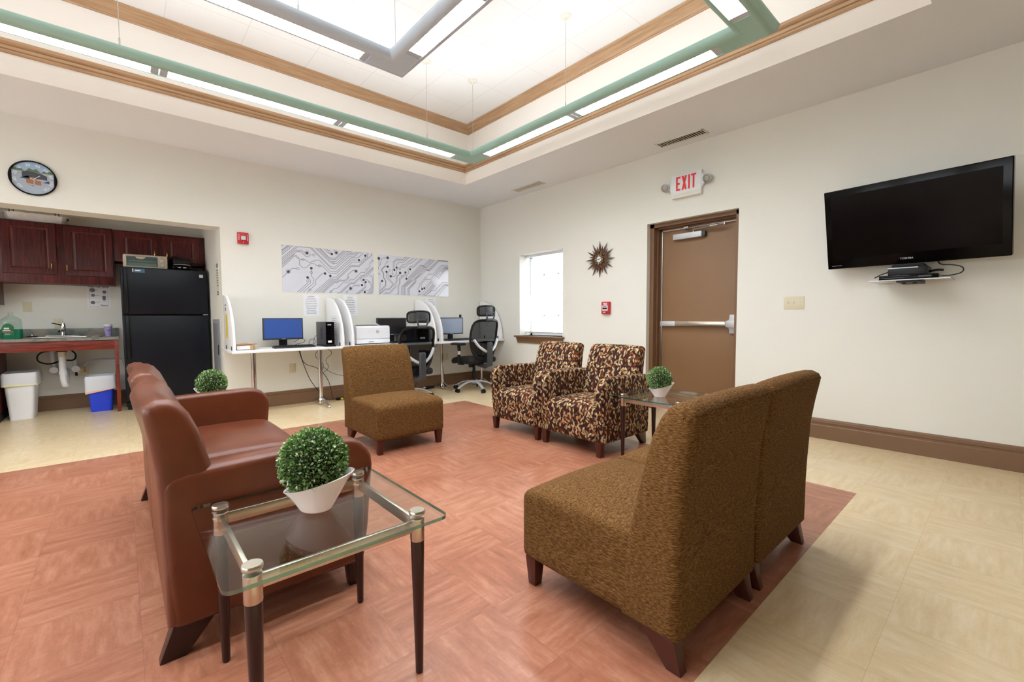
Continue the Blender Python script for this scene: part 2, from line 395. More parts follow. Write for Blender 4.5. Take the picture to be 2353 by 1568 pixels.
m.box(XL-.2, XL, YF, WT, 0, LZ0); m.box(XL-.2, XL, YF, WT, LZ1, H+.05); c_ = [YF]+[v for a_ in LW for v in a_]+[WT]
for a_, b__ in zip(c_[::2], c_[1::2]): m.box(XL-.2, XL, a_, b__, LZ0, LZ1)
struct(m.build('wall_left', 'wall_paint', smooth=False))
for k, (a_, b__) in enumerate(LW):  # frames and panes of the added side-light windows
    wn = MB().box(XL-.16, XL-.12, a_, b__, LZ0, LZ0+.05).box(XL-.16, XL-.12, a_, b__, LZ1-.05, LZ1).box(XL-.16, XL-.12, a_, a_+.05, LZ0, LZ1).box(XL-.16, XL-.12, b__-.05, b__, LZ0, LZ1).box(XL-.155, XL-.125, (a_+b__)/2-.02, (a_+b__)/2+.02, LZ0, LZ1).build('window_%d' % (k+2), 'white_plastic', smooth=False); struct(wn)
    MB().box(XL-.142, XL-.138, a_+.05, b__-.05, LZ0+.05, LZ1-.05).build('pane', 'window_glass', wn, smooth=False)
m = MB(); m.box(XL-.2, X1, YF-.2, YF, 0, H+.05); struct(m.build('wall_front', 'low_bounce_paint', smooth=False))
m = MB(); m.box(NX0-.2, NX1+.13, NY, NY+.15, 0, 2.7); struct(m.build('wall_kitchen_back', 'wall_paint', smooth=False))
m = MB(); m.box(NX1, NX1+.13, WT, NY, 0, 2.7); struct(m.build('wall_kitchen_right', 'wall_paint', smooth=False))
m = MB(); m.box(NX0-.13, NX0, WT, NY, 0, 2.7); struct(m.build('wall_kitchen_left', 'wall_paint', smooth=False))
m = MB(); m.box(NX0-.13, NX1+.13, WT, NY+.15, 2.62, 2.7); struct(m.build('ceiling', 'wall_paint', smooth=False))
# main ceiling: soffit ring, tray sides, ledge, upper wall, tiled top
m = MB()
def ring(z0, a, z1, b, mi):
    def R(o, z): return [(TX1-o, TY1-o, z), (TRX+o, TY1-o, z), (TRX+o, TRY+o, z), (TX1-o, TRY+o, z)]
    A = m.pts(R(a, z0)); B = m.pts(R(b, z1))
    for i in range(4): m.face((A[i], A[(i+1) % 4], B[(i+1) % 4], B[i]), mi)
o4 = m.pts([(XL, YF, H), (0, YF, H), (0, 0, H), (XL, 0, H)]); i4 = m.pts([(TX1, TY1, H), (TRX, TY1, H), (TRX, TRY, H), (TX1, TRY, H)])
for i in range(4): m.face((o4[i], o4[(i+1) % 4], i4[(i+1) % 4], i4[i]), 0)
ring(H, 0, 3.22, 0, 1); ring(3.22, 0, 3.22, D2, 1); ring(3.22, D2, HC, D2, 1)
q = m.pts([(TX1-D2, TY1-D2, HC), (TRX+D2, TY1-D2, HC), (TRX+D2, TRY+D2, HC), (TX1-D2, TRY+D2, HC)]); m.face(q, 2)
q = m.pts([(XL-.2, YF-.2, HC+.1), (X1, YF-.2, HC+.1), (X1, WT, HC+.1), (XL-.2, WT, HC+.1)]); m.face(q, 0)
struct(m.build('ceiling', ['soffit_paint', 'tray_paint', 'ceiling_tile'], smooth=False))

def sweep_rect(prof, x0, x1, y0, y1, mats=('a', 'b'), sides=4):
    """prof = [(inward offset, z)] swept round the inside of a rectangle with mitred corners; material 0 along x, 1 along y"""
    mb = MB(); L = []
    for o, z in prof: L.append(mb.pts([(x0+o, y0+o, z), (x1-o, y0+o, z), (x1-o, y1-o, z), (x0+o, y1-o, z)]))
    for A, B in zip(L, L[1:]+L[:1]):
        for i in range(4): mb.face((A[i], A[(i+1) % 4], B[(i+1) % 4], B[i]), i % 2)
    return mb
lower = [(0, 3.122), (.012, 3.122), (.02, 3.132), (.02, 3.142), (.014, 3.146), (.024, 3.152), (.028, 3.162), (.028, 3.172), (.018, 3.178), (.03, 3.185), (.04, 3.195), (.044, 3.207), (.04, 3.217), (0, 3.222)]
struct(sweep_rect(lower, TX1, TRX, TY1, TRY).build('trim_1', ['crown_x', 'crown_y'], angle=25))
upper = [(0, 3.752), (.012, 3.752), (.016, 3.764), (.012, 3.772), (.022, 3.785), (.045, 3.803), (.07, 3.815), (.085, 3.822), (.085, 3.83), (.1, 3.836), (.104, 3.848), (.1, HC), (0, HC)]
struct(sweep_rect(upper, TX1-D2, TRX+D2, TY1-D2, TRY+D2).build('trim_2', ['crown_x', 'crown_y'], angle=25))
# baseboards
BP = [(0, 0), (.02, 0), (.02, .118), (.016, .124), (.016, .14), (.022, .146), (.022, .152), (.014, .158), (.014, .166), (.008, .174), (.006, .181), (0, .181)]
def baseboard(name, axis, a, b, at, sg):
    mb = MB(); mb.prism([(at+sg*d, z) for d, z in BP], axis, a, b); struct(mb.build(name, 'trim_brown', angle=20))
baseboard('baseboard_back', 'x', NX1, -.0, 0, -1)
baseboard('baseboard_right', 'y', DY1, -.02, 0, -1); baseboard('baseboard_right', 'y', YF, DY0, 0, -1)
baseboard('baseboard_kitchen', 'x', NX0, NX1, NY, -1)
baseboard('baseboard_left', 'y', YF, 0, XL, 1); baseboard('baseboard_front', 'x', XL, 0, YF, 1)

# ------------------------------------------------------------------ window, blind, sill, outdoors
win = struct(MB().box(.235, .26, WY0, WY1, WZ0, WZ0+.04).box(.235, .26, WY0, WY1, WZ1-.04, WZ1).box(.235, .26, WY0, WY0+.04, WZ0, WZ1).box(.235, .26, WY1-.04, WY1, WZ0, WZ1).build('window_1', 'white_plastic', smooth=False))
m = MB(); zc = (WZ0+WZ1)/2
m.box(.23, .255, WY0+.04, WY1-.04, zc-.022, zc+.022)
for k in (1, 2): y = WY0+(WY1-WY0)*k/3; m.box(.238, .25, y-.01, y+.01, WZ0+.04, WZ1-.04)
for z in ((WZ0+zc)/2, (WZ1+zc)/2): m.box(.238, .25, WY0+.04, WY1-.04, z-.01, z+.01)
m.build('muntins', 'white_plastic', win, smooth=False)
MB().box(.243, .246, WY0+.04, WY1-.04, WZ0+.04, WZ1-.04).build('pane', 'window_glass', win, smooth=False)
t = thing('window_blind', 'white slatted mini blind hanging lowered in the window recess', 'blind', (.15, (WY0+WY1)/2, WZ1))
hw = (WY1-WY0)/2-.012
MB().box(-.02, .02, -hw, hw, -.035, 0).build('headrail', 'white_plastic', t, bevel=.003)
m = MB(); n = 52
for i in range(n):
    z = -.05-i*(1.245-.1)/n; m.face(m.pts([(-.011, -hw, z-.0035), (.011, -hw, z+.0035), (.011, hw, z+.0035), (-.011, hw, z-.0035)]))
m.build('slats', 'blind_slat', t, smooth=False)
MB().box(-.012, .012, -hw, hw, -1.21, -1.19).build('bottom_rail', 'beige_plastic', t, bevel=.003)
MB().cyl((-.03, hw-.1, -.04), (-.032, hw-.1, -.62), .003, n=8).build('wand', 'mid_grey', t)
sp = [(-.055, .812), (.24, .812), (.24, .82), (-.055, .82), (-.065, .815), (-.065, .79), (-.05, .785), (-.045, .775), (-.032, .75), (-.028, .735), (-.018, .725), (-.014, .70), (0, .70), (0, .79)]
m = MB(); m.prism([(-.066, .792), (-.07, .8), (-.07, .812), (-.064, .818), (.236, .818), (.236, .806), (0, .806), (0, .792)], 'y', WY0-.0, WY1+.0)
m.prism([(-.066, .792), (-.07, .8), (-.07, .812), (-.064, .818), (0, .818), (0, .792)], 'y', WY0-.035, WY0); m.prism([(-.066, .792), (-.07, .8), (-.07, .812), (-.064, .818), (0, .818), (0, .792)], 'y', WY1, WY1+.065)
m.prism([(-.048, .792), (-.046, .78), (-.034, .765), (-.03, .745), (-.02, .735), (-.018, .702), (0, .702), (0, .792)], 'y', WY0-.01, WY1+.04)
struct(m.build('trim_3', 'trim_brown', angle=25))
o = MB().box(.9, 30, -16, 14, -.4, -.05).build('snowy_ground', 'snow_ground', smooth=False); struct(o)
t = thing('bare_tree', 'pale bare tree seen through the blind outside the window', 'tree', (5.2, -1.1+3.0, -.05))
m = MB(); m.tube([(0, 0, 0), (.05, 0, 1.2), (-.05, .1, 2.4), (.1, .2, 4)], [.16, .07], 8, smooth=1); m.build('trunk', 'bark_pale', t)
m = MB()
for k in range(16):
    a = random.uniform(0, 2*PI); z = random.uniform(.8, 3.4); L = random.uniform(.8, 1.7)
    p = Vector((0, .1, z)); q = p+Vector((math.cos(a)*L*.5, math.sin(a)*L*.5, L*.5)); r2 = q+Vector((math.cos(a+.4)*L*.4, math.sin(a+.4)*L*.4, L*.5)); m.tube([p, q, r2], [.045, .012], 6, smooth=1)
m.build('branches', 'bark_pale', t)

# ------------------------------------------------------------------ door
dr = struct(MB().box(.185, .23, DY0+.06, DY1-.09, .012, 2.11).build('door_1', 'door_brown', bevel=.002))
fp = [(.066, 0), (.066, .05), (.135, .05), (.135, .066), (.185, .066), (.185, .09), (.25, .09), (.25, 0)]       # (x, reveal from the opening)
m = MB()
m.prism([(x, DY1-d) for x, d in fp], 'z', 0, DZ-.0); m.prism([(x, DY0+d) for x, d in fp], 'z', 0, DZ)
m.prism([(x, DZ-d*.85) for x, d in fp], 'y', DY0, DY1)
m.build('door_frame', 'frame_brown', dr, smooth=False)
MB().box(.172, .186, DY1-.102, DY1-.088, .0, 2.105).build('hinge_strip', 'steel', dr, bevel=.001)
MB().box(.18, .186, DY0+.06, DY1-.09, 2.1, 2.108).build('weather_strip', 'steel', dr)
t = MB().box(.0, .0, 0, 0, 0, 0); m = MB()
bz = 1.016; by0, by1 = DY0+.165, DY1-.105
pb = m.box(.13, .185, by1-.19, by1, bz-.028, bz+.028).build('panic_bar', 'alu_paint', dr, bevel=.004, seg=2)
MB().box(.122, .185, by0, by1-.19, bz-.024, bz+.026).build('push_pad', 'brushed', pb, bevel=.004, seg=2)
m = MB(); yl = DY0+.062
m.prism([(yl, bz-.1), (yl+.065, bz-.1), (yl+.07, bz-.05), (yl+.1, bz-.03), (yl+.1, bz+.03), (yl+.07, bz+.05), (yl+.065, bz+.1), (yl, bz+.1)], 'x', .14, .185)
m.prism([(yl, bz-.045), (yl+.1, bz-.03), (yl+.1, bz+.03), (yl, bz+.045)], 'x', .118, .14)
m.build('latch_housing', 'alu_paint', pb, bevel=.005)
MB().box(.128, .15, yl+.1, yl+.108, bz-.024, bz+.026).build('shadow_gap', 'black_plastic', pb)
c = MB().box(.13, .185, -3.79, -3.455, 1.978, 2.04).build('door_closer', 'alu_paint', dr, bevel=.003)
MB().box(.14, .183, -3.825, -3.79, 1.98, 2.038).build('end_cap', 'dark_grey', c, bevel=.003)
m = MB(); m.tube([(.15, -3.69, 2.04), (.15, -3.69, 2.062), (.11, -3.70, 2.062), (.1, -4.05, 2.072)], .007, 8); m.tube([(.1, -4.05, 2.078), (.13, -3.6, 2.09), (.16, -3.58, 2.1)], .007, 8)
m.cyl((.1, -4.05, 2.06), (.1, -4.05, 2.085), .012); m.cyl((.103, -3.9, 2.068), (.1, -3.98, 2.07), .012); m.box(.14, .18, -3.63, -3.58, 2.085, 2.11); m.build('closer_arm', 'steel', c)
MB().box(.16, .185, DY0+.062, DY0+.085, 1.975, 2.06).build('contact_sensor', 'white_plastic', dr, bevel=.003)

# ------------------------------------------------------------------ suspended light fixtures
ZB = 2.922
def fixture(name, label, x0, x1, y0, y1, mat, wires, joints_x, joints_y, mk):
    t = thing(name, label, 'ceiling light', ((x0+x1)/2, (y0+y1)/2, ZB)); ox, oy = (x0+x1)/2, (y0+y1)/2
    X0, X1_, Y0, Y1_ = x0-ox, x1-ox, y0-oy, y1-oy
    half = [(.062, 0), (.078, .006), (.094, .019), (.105, .038), (.11, .06), (.106, .066), (.094, .066), (.09, .05), (.054, .046), (.054, 0)]
    mb = MB(); prof = [(o, z) for o, z in half]
    for sg in (1, -1):
        L = []
        for o, z in prof:
            o *= sg; L.append(mb.pts([(X0+o, Y0+o, z), (X1_-o, Y0+o, z), (X1_-o, Y1_-o, z), (X0+o, Y1_-o, z)]))
        for A, B in zip(L, L[1:]+L[:1]):
            for i in range(4): mb.face((A[i], A[(i+1) % 4], B[(i+1) % 4], B[i]))
    for cx in (X0, X1_):                                            # corner plates
        for cy in (Y0, Y1_):
            sx = 1 if cx == X0 else -1; sy = 1 if cy == Y0 else -1
            a, b = sorted((cx-sx*.06, cx+sx*.22)); c_, d = sorted((cy-sy*.06, cy+sy*.06)); mb.box(a, b, c_, d, .002, .03)
            a, b = sorted((cx-sx*.06, cx+sx*.06)); c_, d = sorted((cy+sy*.06, cy+sy*.22)); mb.box(a, b, c_, d, .002, .03)
    mb.build('housing', mat, t, angle=50)
    arms = [('x', Y1_, X0+.22, X1_-.22, joints_x), ('x', Y0, X0+.22, X1_-.22, joints_x), ('y', X1_, Y0+.22, Y1_-.22, joints_y), ('y', X0, Y0+.22, Y1_-.22, joints_y)]
    for ax, at, a, b, js in arms:
        cuts = [a]+sorted(j-(ox if ax == 'x' else oy) for j in js)+[b]
        def bx(mb, u0, u1, v0, v1, z0, z1):
            if ax == 'x': mb.box(u0, u1, at+v0, at+v1, z0, z1)
            else: mb.box(at+v0, at+v1, u0, u1, z0, z1)
        for c0, c1 in zip(cuts, cuts[1:]):
            lamp = MB(); bx(lamp, c0+.05, c1-.05, -.053, .053, .026, .034); lo = lamp.build('lamp', 'lamp_down', t, smooth=False)
            lv = MB(); n = max(2, int((c1-c0-.1)/.105))
            for k in range(1, n):
                u = c0+.05+(c1-c0-.1)*k/n; bx(lv, u-.002, u+.002, -.053, .053, .002, .024)
            
            for e0, e1 in ((c0+.004, c0+.05), (c1-.05, c1-.004)): ep = MB(); bx(ep, e0, e1, -.0535, .0535, .004, .03); ep.build('end_plate', 'silver_plastic', t, smooth=False)
            lv.build('louvre', 'silver_plastic', lo, smooth=False)
        up = MB(); bx(up, a-.1, b+.1, -.07, .07, .051, .056); up.build('uplight', 'lamp_up', t, smooth=False)
    for (wx, wy) in wires:
        wr = MB().tube([(wx-ox, wy-oy, .05), (wx-ox, wy-oy, HC-ZB-.03)], .0022, 6).cyl((wx-ox, wy-oy, .1), (wx-ox, wy-oy, .16), .005, n=8).build('suspension_wire', 'steel', t)
        MB().lathe([(.002, HC-ZB-.05), (.008, HC-ZB-.03), (.012, HC-ZB-.02), (.05, HC-ZB-.012), (.055, HC-ZB)], (wx-ox, wy-oy, 0), 16).build('canopy', 'off_white', wr)
    return t
fixture('suspended_light', 'large sea-green rectangular pendant light running near the tray edge', -7.0, -1.515, -4.905, -1.82, 'green_fixture', [(-1.50, -1.82), (-2.11, -1.81), (-1.515, -3.27), (-4.6, -1.82)], [-3.05, -4.385, -5.72], [-3.375], 0)
fixture('suspended_light', 'smaller pale grey rectangular pendant light hanging inside the green one', -5.3, -3.07, -4.25, -3.0, 'grey_fixture', [(-3.09, -3.02), (-3.75, -3.0)], [-4.4], [], 1)
# ceiling vents
def vent(y0, y1, x0, x1, label, n, tilt):
    t = thing('ceiling_vent', label, 'vent', ((x0+x1)/2, (y0+y1)/2, H), 0, 'air vents in the low ceiling'); a, b = (x1-x0)/2, (y1-y0)/2
    MB().box(-a, a, -b, -b+.018, -.008, 0).box(-a, a, b-.018, b, -.008, 0).box(-a, -a+.018, -b, b, -.008, 0).box(a-.018, a, -b, b, -.008, 0).build('frame', 'off_white', t, bevel=.002)
    MB().box(-a+.015, a-.015, -b+.015, b-.015, -.002, -.001).build('duct_shade', 'black_matte', t)  # black sheet stands in for the shaded depth behind the slats
    m = MB()
    for k in range(n):
        y = -b+.025+(2*b-.05)*(k+.5)/n; m.prism([(y-.0025-tilt, -.001), (y+.0025-tilt, -.001), (y+.0025+tilt, -.007), (y-.0025+tilt, -.007)], 'x', -a+.017, a-.017)
    m.build('slats', 'off_white', t, smooth=False)
vent(-3.98, -3.455, -.285, -.135, 'long ceiling vent with open slats above the exit sign', 18, 0)
vent(-1.72, -1.16, -.325, -.175, 'ceiling vent with closed slats near the room corner', 15, .004)

# ------------------------------------------------------------------ lounge furniture
def leg_front(x, y): return MB().frustum((x-.019, x+.019, y-.019, y+.019, 0), (x-.028, x+.028, y-.028, y+.028, .118))
def leg_rear(x): return MB().frustum((x-.018, x+.018, .292, .34, 0), (x-.027, x+.027, .19, .315, .118))
def legs(t, w, mat='cherry_leg'):
    for s in (-1, 1):
        leg_front(s*(w-.045), -.3).build('leg', mat, t, bevel=.002); leg_rear(s*(w-.05)).build('leg', mat, t, bevel=.002)
BACK = [(.335, .112), (.337, .3), (.341, .42), (.351, .60), (.366, .70), (.381, .78), (.386, .808), (.376, .828), (.35, .84), (.318, .838), (.292, .822), (.268, .79), (.238, .724), (.205, .6), (.175, .47), (.145, .33), (.135, .112)]
def back_bm(x0, x1, r=.035, n=9, wob=None):
    """upholstered back: side profile lofted across, pulled in at both ends"""
    mb = MB(); cy = sum(p[0] for p in BACK)/len(BACK); rings = []
    st = [0]+[r*(1-math.cos(PI/2*k/4)) for k in range(1, 5)]; L = x1-x0
    xs = [x0+s for s in st]+[x0+r+(L-2*r)*k/n for k in range(1, n)]+[x1-s for s in st[::-1]]
    for x in xs:
        e = min(x-x0, x1-x); ins = r-math.sqrt(max(0, r*r-(r-min(e, r))**2)); u = (2*(x-x0)/L-1)
        ring = []
        for i, (y, z) in enumerate(BACK):
            p, q = BACK[i-1], BACK[(i+1) % len(BACK)]; d = Vector((q[0]-p[0], q[1]-p[1])).normalized(); nx, nz = d.y, -d.x
            yy = y-nx*ins*(1 if nx*(y-cy) > -1 else 1); zz = z-nz*ins
            if z > .5: zz += .006*(1-u*u)
            ring.append((x, yy, max(zz, .112)) if not wob else wob(x, yy, max(zz, .112)))
        rings.append(mb.pts(ring))
    n_ = len(BACK)
    for A, B in zip(rings, rings[1:]):
        for i in range(n_): mb.face((A[i], A[(i+1) % n_], B[(i+1) % n_], B[i]))
    mb.face(rings[0][::-1]); mb.face(rings[-1]); return mb
def seat_bm(x0, x1, y0=-.345, y1=.19, top=.405, crown=.028, r=.032):
    hx = (x1-x0)/2; cx = (x0+x1)/2
    def d(x, y, z):
        u = (x-cx)/hx; v = (y-(y0+y1)/2)/((y1-y0)/2)
        if z > .3: z += crown*max(0, 1-u*u)*max(0, 1-abs(v)**3)
        if z > .3 and v < -.6: z -= .02*((-v-.6)/.4)**2
        return (x, y, z)
    return MB().rbox(x0, x1, y0, y1, .112, top, r, 3, 8, deform=d)
def side_chair(label, loc, rz, w):
    t = thing('lounge_chair', label, 'chair', loc, rz, 'brown armless lounge chairs')
    back_bm(-w, w).build('backrest', 'brown_weave', t, angle=60); seat_bm(-w+.006, w-.006).build('seat', 'brown_weave', t, angle=60); legs(t, w); return t
ch = side_chair('brown woven armless chair facing the sofa side, standing alone before the computer desks', (-2.883, -2.46, 0), 0, .318)
ch['label'] = 'brown woven armless chair standing alone in front of the computer desks'
dup(ch, (-3.157, -5.11, 0), PI, 'brown woven armless chair nearest the camera, its back towards the wall TV')
dup(ch, (-2.519, -5.11, 0), PI, 'brown woven armless chair on the far side of the front pair, nearer the wall TV')
ARM = [(-.3, .106), (-.322, .25), (-.335, .4), (-.345, .495), (-.34, .535), (-.325, .568), (-.30, .596), (-.265, .615), (-.22, .622), (0, .618), (.27, .611), (.31, .603), (.332, .585), (.336, .56), (.335, .45), (.325, .106)]
def arm_bm(x0, x1):
    m = MB(); m.prism(ARM, 'x', x0, x1); return m
def arm_chair(label, loc, rz):
    t = thing('armchair', label, 'armchair', loc, rz, 'leaf-patterned armchairs'); w = .337
    back_bm(-.272, .272, .03).build('backrest', 'leaf_print', t, angle=60, uv=True); seat_bm(-.268, .268, -.335, .19, .395, .03).build('seat', 'leaf_print', t, angle=60, uv=True)
    for s in (-1, 1):
        a, b = sorted((s*.266, s*w)); arm_bm(a, b).build('armrest', 'leaf_print', t, bevel=.018, seg=3, angle=60, uv=True)
    legs(t, w); return t
ac = arm_chair('leaf-patterned armchair nearer the window, left one of the pair', (-1.61, -3.008, 0), -PI/2)
dup(ac, (-1.61, -3.693, 0), -PI/2, 'leaf-patterned armchair beside the glass table, nearer the brown door')
# leather sofa
sf = thing('sofa', 'reddish brown leather two-seat sofa with rounded arms', 'sofa', (-4.26, -3.471, 0), PI/2); w = .891
for s in (-1, 1):
    a, b = sorted((s*(w-.1), s*w)); arm_bm(a, b).build('armrest', 'brown_leather', sf, bevel=.028, seg=4, angle=60)
def wob(x, y, z):
    if z > .45: y += .012*math.sin(x*9)*(z-.45)/.4; z += .006*math.sin(x*13+1)*(z-.45)/.4
    return (x, y, z)
for a, b in ((-w+.004, -.002), (.002, w-.004)):
    back_bm(a, b, .032, 14, wob).build('back_cushion', 'brown_leather', sf, angle=60)
    seat_bm(max(a, -w+.096), min(b, w-.096), -.338, .2, .415, .03, .04).build('seat_cushion', 'brown_leather', sf, angle=60)
for s in (-1, 1):
    leg_front(s*(w-.06), -.27).build('leg', 'dark_leg', sf, bevel=.002)
    MB().frustum((s*(w-.05)-.02, s*(w-.05)+.02, .29, .36, 0), (s*(w-.05)-.03, s*(w-.05)+.03, .2, .32, .118)).build('leg', 'dark_leg', sf, bevel=.002)

# glass end tables
def glass_table(label, loc):
    t = thing('end_table', label, 'table', loc, 0, 'square glass end tables'); gx, gy, lx, ly = .29, .294, .22, .225
    m = MB(); pts = []; r = .025
    for cx, cy, a0 in ((gx-r, gy-r, 0), (-gx+r, gy-r, 90), (-gx+r, -gy+r, 180), (gx-r, -gy+r, 270)):
        for k in range(6): a = math.radians(a0+18*k); pts.append((cx+r*math.cos(a), cy+r*math.sin(a)))
    A = m.pts([(x, y, .49) for x, y in pts]); B = m.pts([(x, y, .50) for x, y in pts]); n = len(pts)
    m.face(A[::-1], 0); m.face(B, 0)
    for i in range(n): m.face((A[i], A[(i+1) % n], B[(i+1) % n], B[i]), 1)
    m.build('glass_top', ['glass', 'glass_edge'], t, smooth=False)
    for sx in (-1, 1):
        for sy in (-1, 1):
            x, y = sx*lx, sy*ly
            l = MB().lathe([(.01, 0), (.0115, .006), (.0205, .42), (.0205, .425)], (x, y, 0), 20).build('leg', 'dark_leg', t)
            MB().lathe([(.0205, .42), (.0212, .422), (.0212, .489)], (x, y, 0), 24).build('sleeve', 'brushed', l, angle=50)
            MB().lathe([(.0225, .5005), (.024, .502), (.024, .51), (.022, .513)], (x, y, 0), 24).build('cap', 'brushed', l, angle=50)
    for sy in (-1, 1): MB().box(-lx+.018, lx-.018, sy*ly-.006, sy*ly+.006, .448, .484).build('rail', 'brushed', t, bevel=.0015)
    for sx in (-1, 1): MB().box(sx*lx-.006, sx*lx+.006, -ly+.018, ly-.018, .448, .484).build('rail', 'brushed', t, bevel=.0015)
    return t
gt = glass_table('square glass table with tapered dark legs in the foreground beside the sofa arm', (-4.238, -4.672, 0))
dup(gt, (-1.605, -4.36, 0), 0, 'square glass table between the leaf-patterned armchairs and the front brown chairs')
dup(gt, (-4.24, -2.262, 0), 0, 'square glass table hidden behind the far arm of the leather sofa')
# boxwood balls in slanted white bowls
def potted_ball(label, loc, rz):
    t = thing('potted_boxwood', label, 'plant', loc, rz, 'boxwood balls in white bowls')
    m = MB(); rings = []
    def el(a, b, z, sl, dx): return [(dx+a*math.cos(2*PI*i/40), b*math.sin(2*PI*i/40), z+sl*math.cos(2*PI*i/40)) for i in range(40)]
    for a, b, z, sl, dx in ((.03, .025, .0, 0, 0), (.044, .034, .0, 0, 0), (.049, .038, .004, 0, 0), (.066, .052, .034, .008, .004), (.086, .068, .066, .019, .009), (.103, .08, .088, .027, .012), (.106, .082, .092, .028, .0125), (.104, .08, .093, .028, .0125), (.098, .075, .088, .026, .012), (.07, .055, .045, .012, .005), (.04, .03, .012, 0, 0)):
        rings.append(m.pts(el(a, b, z, sl, dx)))
    for A, B in zip(rings, rings[1:]):
        for i in range(40): m.face((A[i], A[(i+1) % 40], B[(i+1) % 40], B[i]))
    m.face(rings[0][::-1]); m.face(rings[-1]); m.build('bowl', 'ceramic', t, angle=60)
    R = .098; c = Vector((-.004, 0, .152)); f = MB(); rnd = random.Random(3)
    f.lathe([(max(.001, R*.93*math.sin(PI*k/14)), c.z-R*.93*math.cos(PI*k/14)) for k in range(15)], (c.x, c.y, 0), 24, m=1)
    N = 5200; ga = PI*(3-math.sqrt(5))
    for i in range(N):
        z = 1-2*(i+.5)/N; rr = math.sqrt(1-z*z); a = ga*i
        n = Vector((rr*math.cos(a), rr*math.sin(a), z)); 
        j = Vector((rnd.gauss(0, 1), rnd.gauss(0, 1), rnd.gauss(0, 1))); d = (n*1.1+j*.55).normalized(); u = d.cross(Vector((rnd.gauss(0, 1), rnd.gauss(0, 1), rnd.gauss(0, 1)))).normalized()
        bump = 1+.045*math.sin(n.x*9+1)*math.sin(n.y*11)*math.sin(n.z*10+2)
        p = c+n*R*bump*rnd.uniform(.9, .99); L = rnd.uniform(.008, .013); wd = L*.34
        q = f.pts([p, p+d*L*.5+u*wd, p+d*L, p+d*L*.5-u*wd]); f.face(q, 2 if rnd.random() < .1 else 0)
    f.build('foliage', ['boxwood', 'boxwood_core', 'flower_glint'], t, smooth=False)
    return t
AZ = math.radians(41.5)
pl = potted_ball('large boxwood ball in a white slanted bowl on the foreground glass table', (-4.235, -4.655, .5), -AZ)
dup(pl, (-1.672, -4.352, .5), -AZ, 'boxwood ball in a white bowl on the glass table in front of the brown door').scale = (.88, .88, .88)
dup(pl, (-4.21, -2.36, .5), PI-AZ, 'boxwood ball in a white bowl showing above the far sofa arm').scale = (.94, .94, .94)

# ------------------------------------------------------------------ computer desks along the back wall
DZT = .748
def desk(label, x0, x1, poles):
    t = thing('computer_desk', label, 'desk', ((x0+x1)/2, -.32, 0), 0, 'white computer desks'); c = (x0+x1)/2; hx = (x1-x0)/2-.001
    MB().box(-hx, hx, -.305, .29, DZT-.028, DZT).build('desktop', 'white_laminate', t, bevel=.003)
    for p in poles:
        x = p-c; l = MB().cyl((x, .02, .06), (x, .02, DZT-.028), .026, n=24).build('leg', 'chrome', t)
        MB().lathe([(.03, .02), (.034, .022), (.034, .07), (.026, .09)], (x, .02, 0), 20).build('collar', 'chrome', l)
        m = MB(); 
        for sg in (-1, 1): L_ = .3 if sg < 0 else .26; m.prism([(.02+sg*.02, .06), (.02+sg*.02, .105), (.02+sg*L_, .03), (.02+sg*(L_+.01), .012), (.02+sg*(L_-.02), .012)], 'x', x-.014, x+.014)
        for sg in (-1, 1): m.cyl((x, .02+sg*(.295 if sg < 0 else .255), 0), (x, .02+sg*(.295 if sg < 0 else .255), .016), .014)
        m.build('foot', 'chrome', l, bevel=.002)
        MB().box(x-.2, x+.2, -.03, .07, DZT-.034, DZT-.028).build('bracket', 'dark_grey', l)
    return t
desk('left white computer desk holding the blue-screen monitor, next to the kitchen opening', -3.80, -2.55, (-3.542, -2.80))
desk('middle white computer desk carrying the white printer', -2.55, -1.23, (-2.2, -1.55))
desk('right white computer desk in the room corner', -1.23, -.015, (-.995, -.232))
def divider(label, x, y0=-.60):
    t = thing('desk_divider', label, 'divider', (x, 0, DZT+.001), 0, 'white curved desk dividers'); h = 1.366-DZT; L = abs(y0)-.035
    poly = [(-.03, 0), (-.03, h)]+[(-.06-L*1.0*math.sin(PI/2*k/16)*.965-.0, h*math.cos(PI/2*k/16)**.9) for k in range(1, 16)]+[(y0, 0)]
    MB().prism(poly, 'x', -.0125, .0125).build('panel', 'white_laminate', t, bevel=.003)
    for y in (y0+.09, -.16):
        MB().box(-.0165, -.0125, y-.012, y+.012, 0, .045).box(.0125, .0165, y-.012, y+.012, 0, .045).build('clip', 'black_plastic', t)
    return t
da = divider('white curved divider at the left end of the desks with a yellow note', -3.765, -.56)
divider('white curved divider right behind the black computer tower', -2.61); divider('white curved divider touching the left side of the white printer', -2.485)
divider('white curved divider behind the left office chair, with another close on its right', -1.283); divider('white curved divider left of the grey-screen corner monitor', -1.172); divider('white curved divider against the right wall in the corner', -.04)
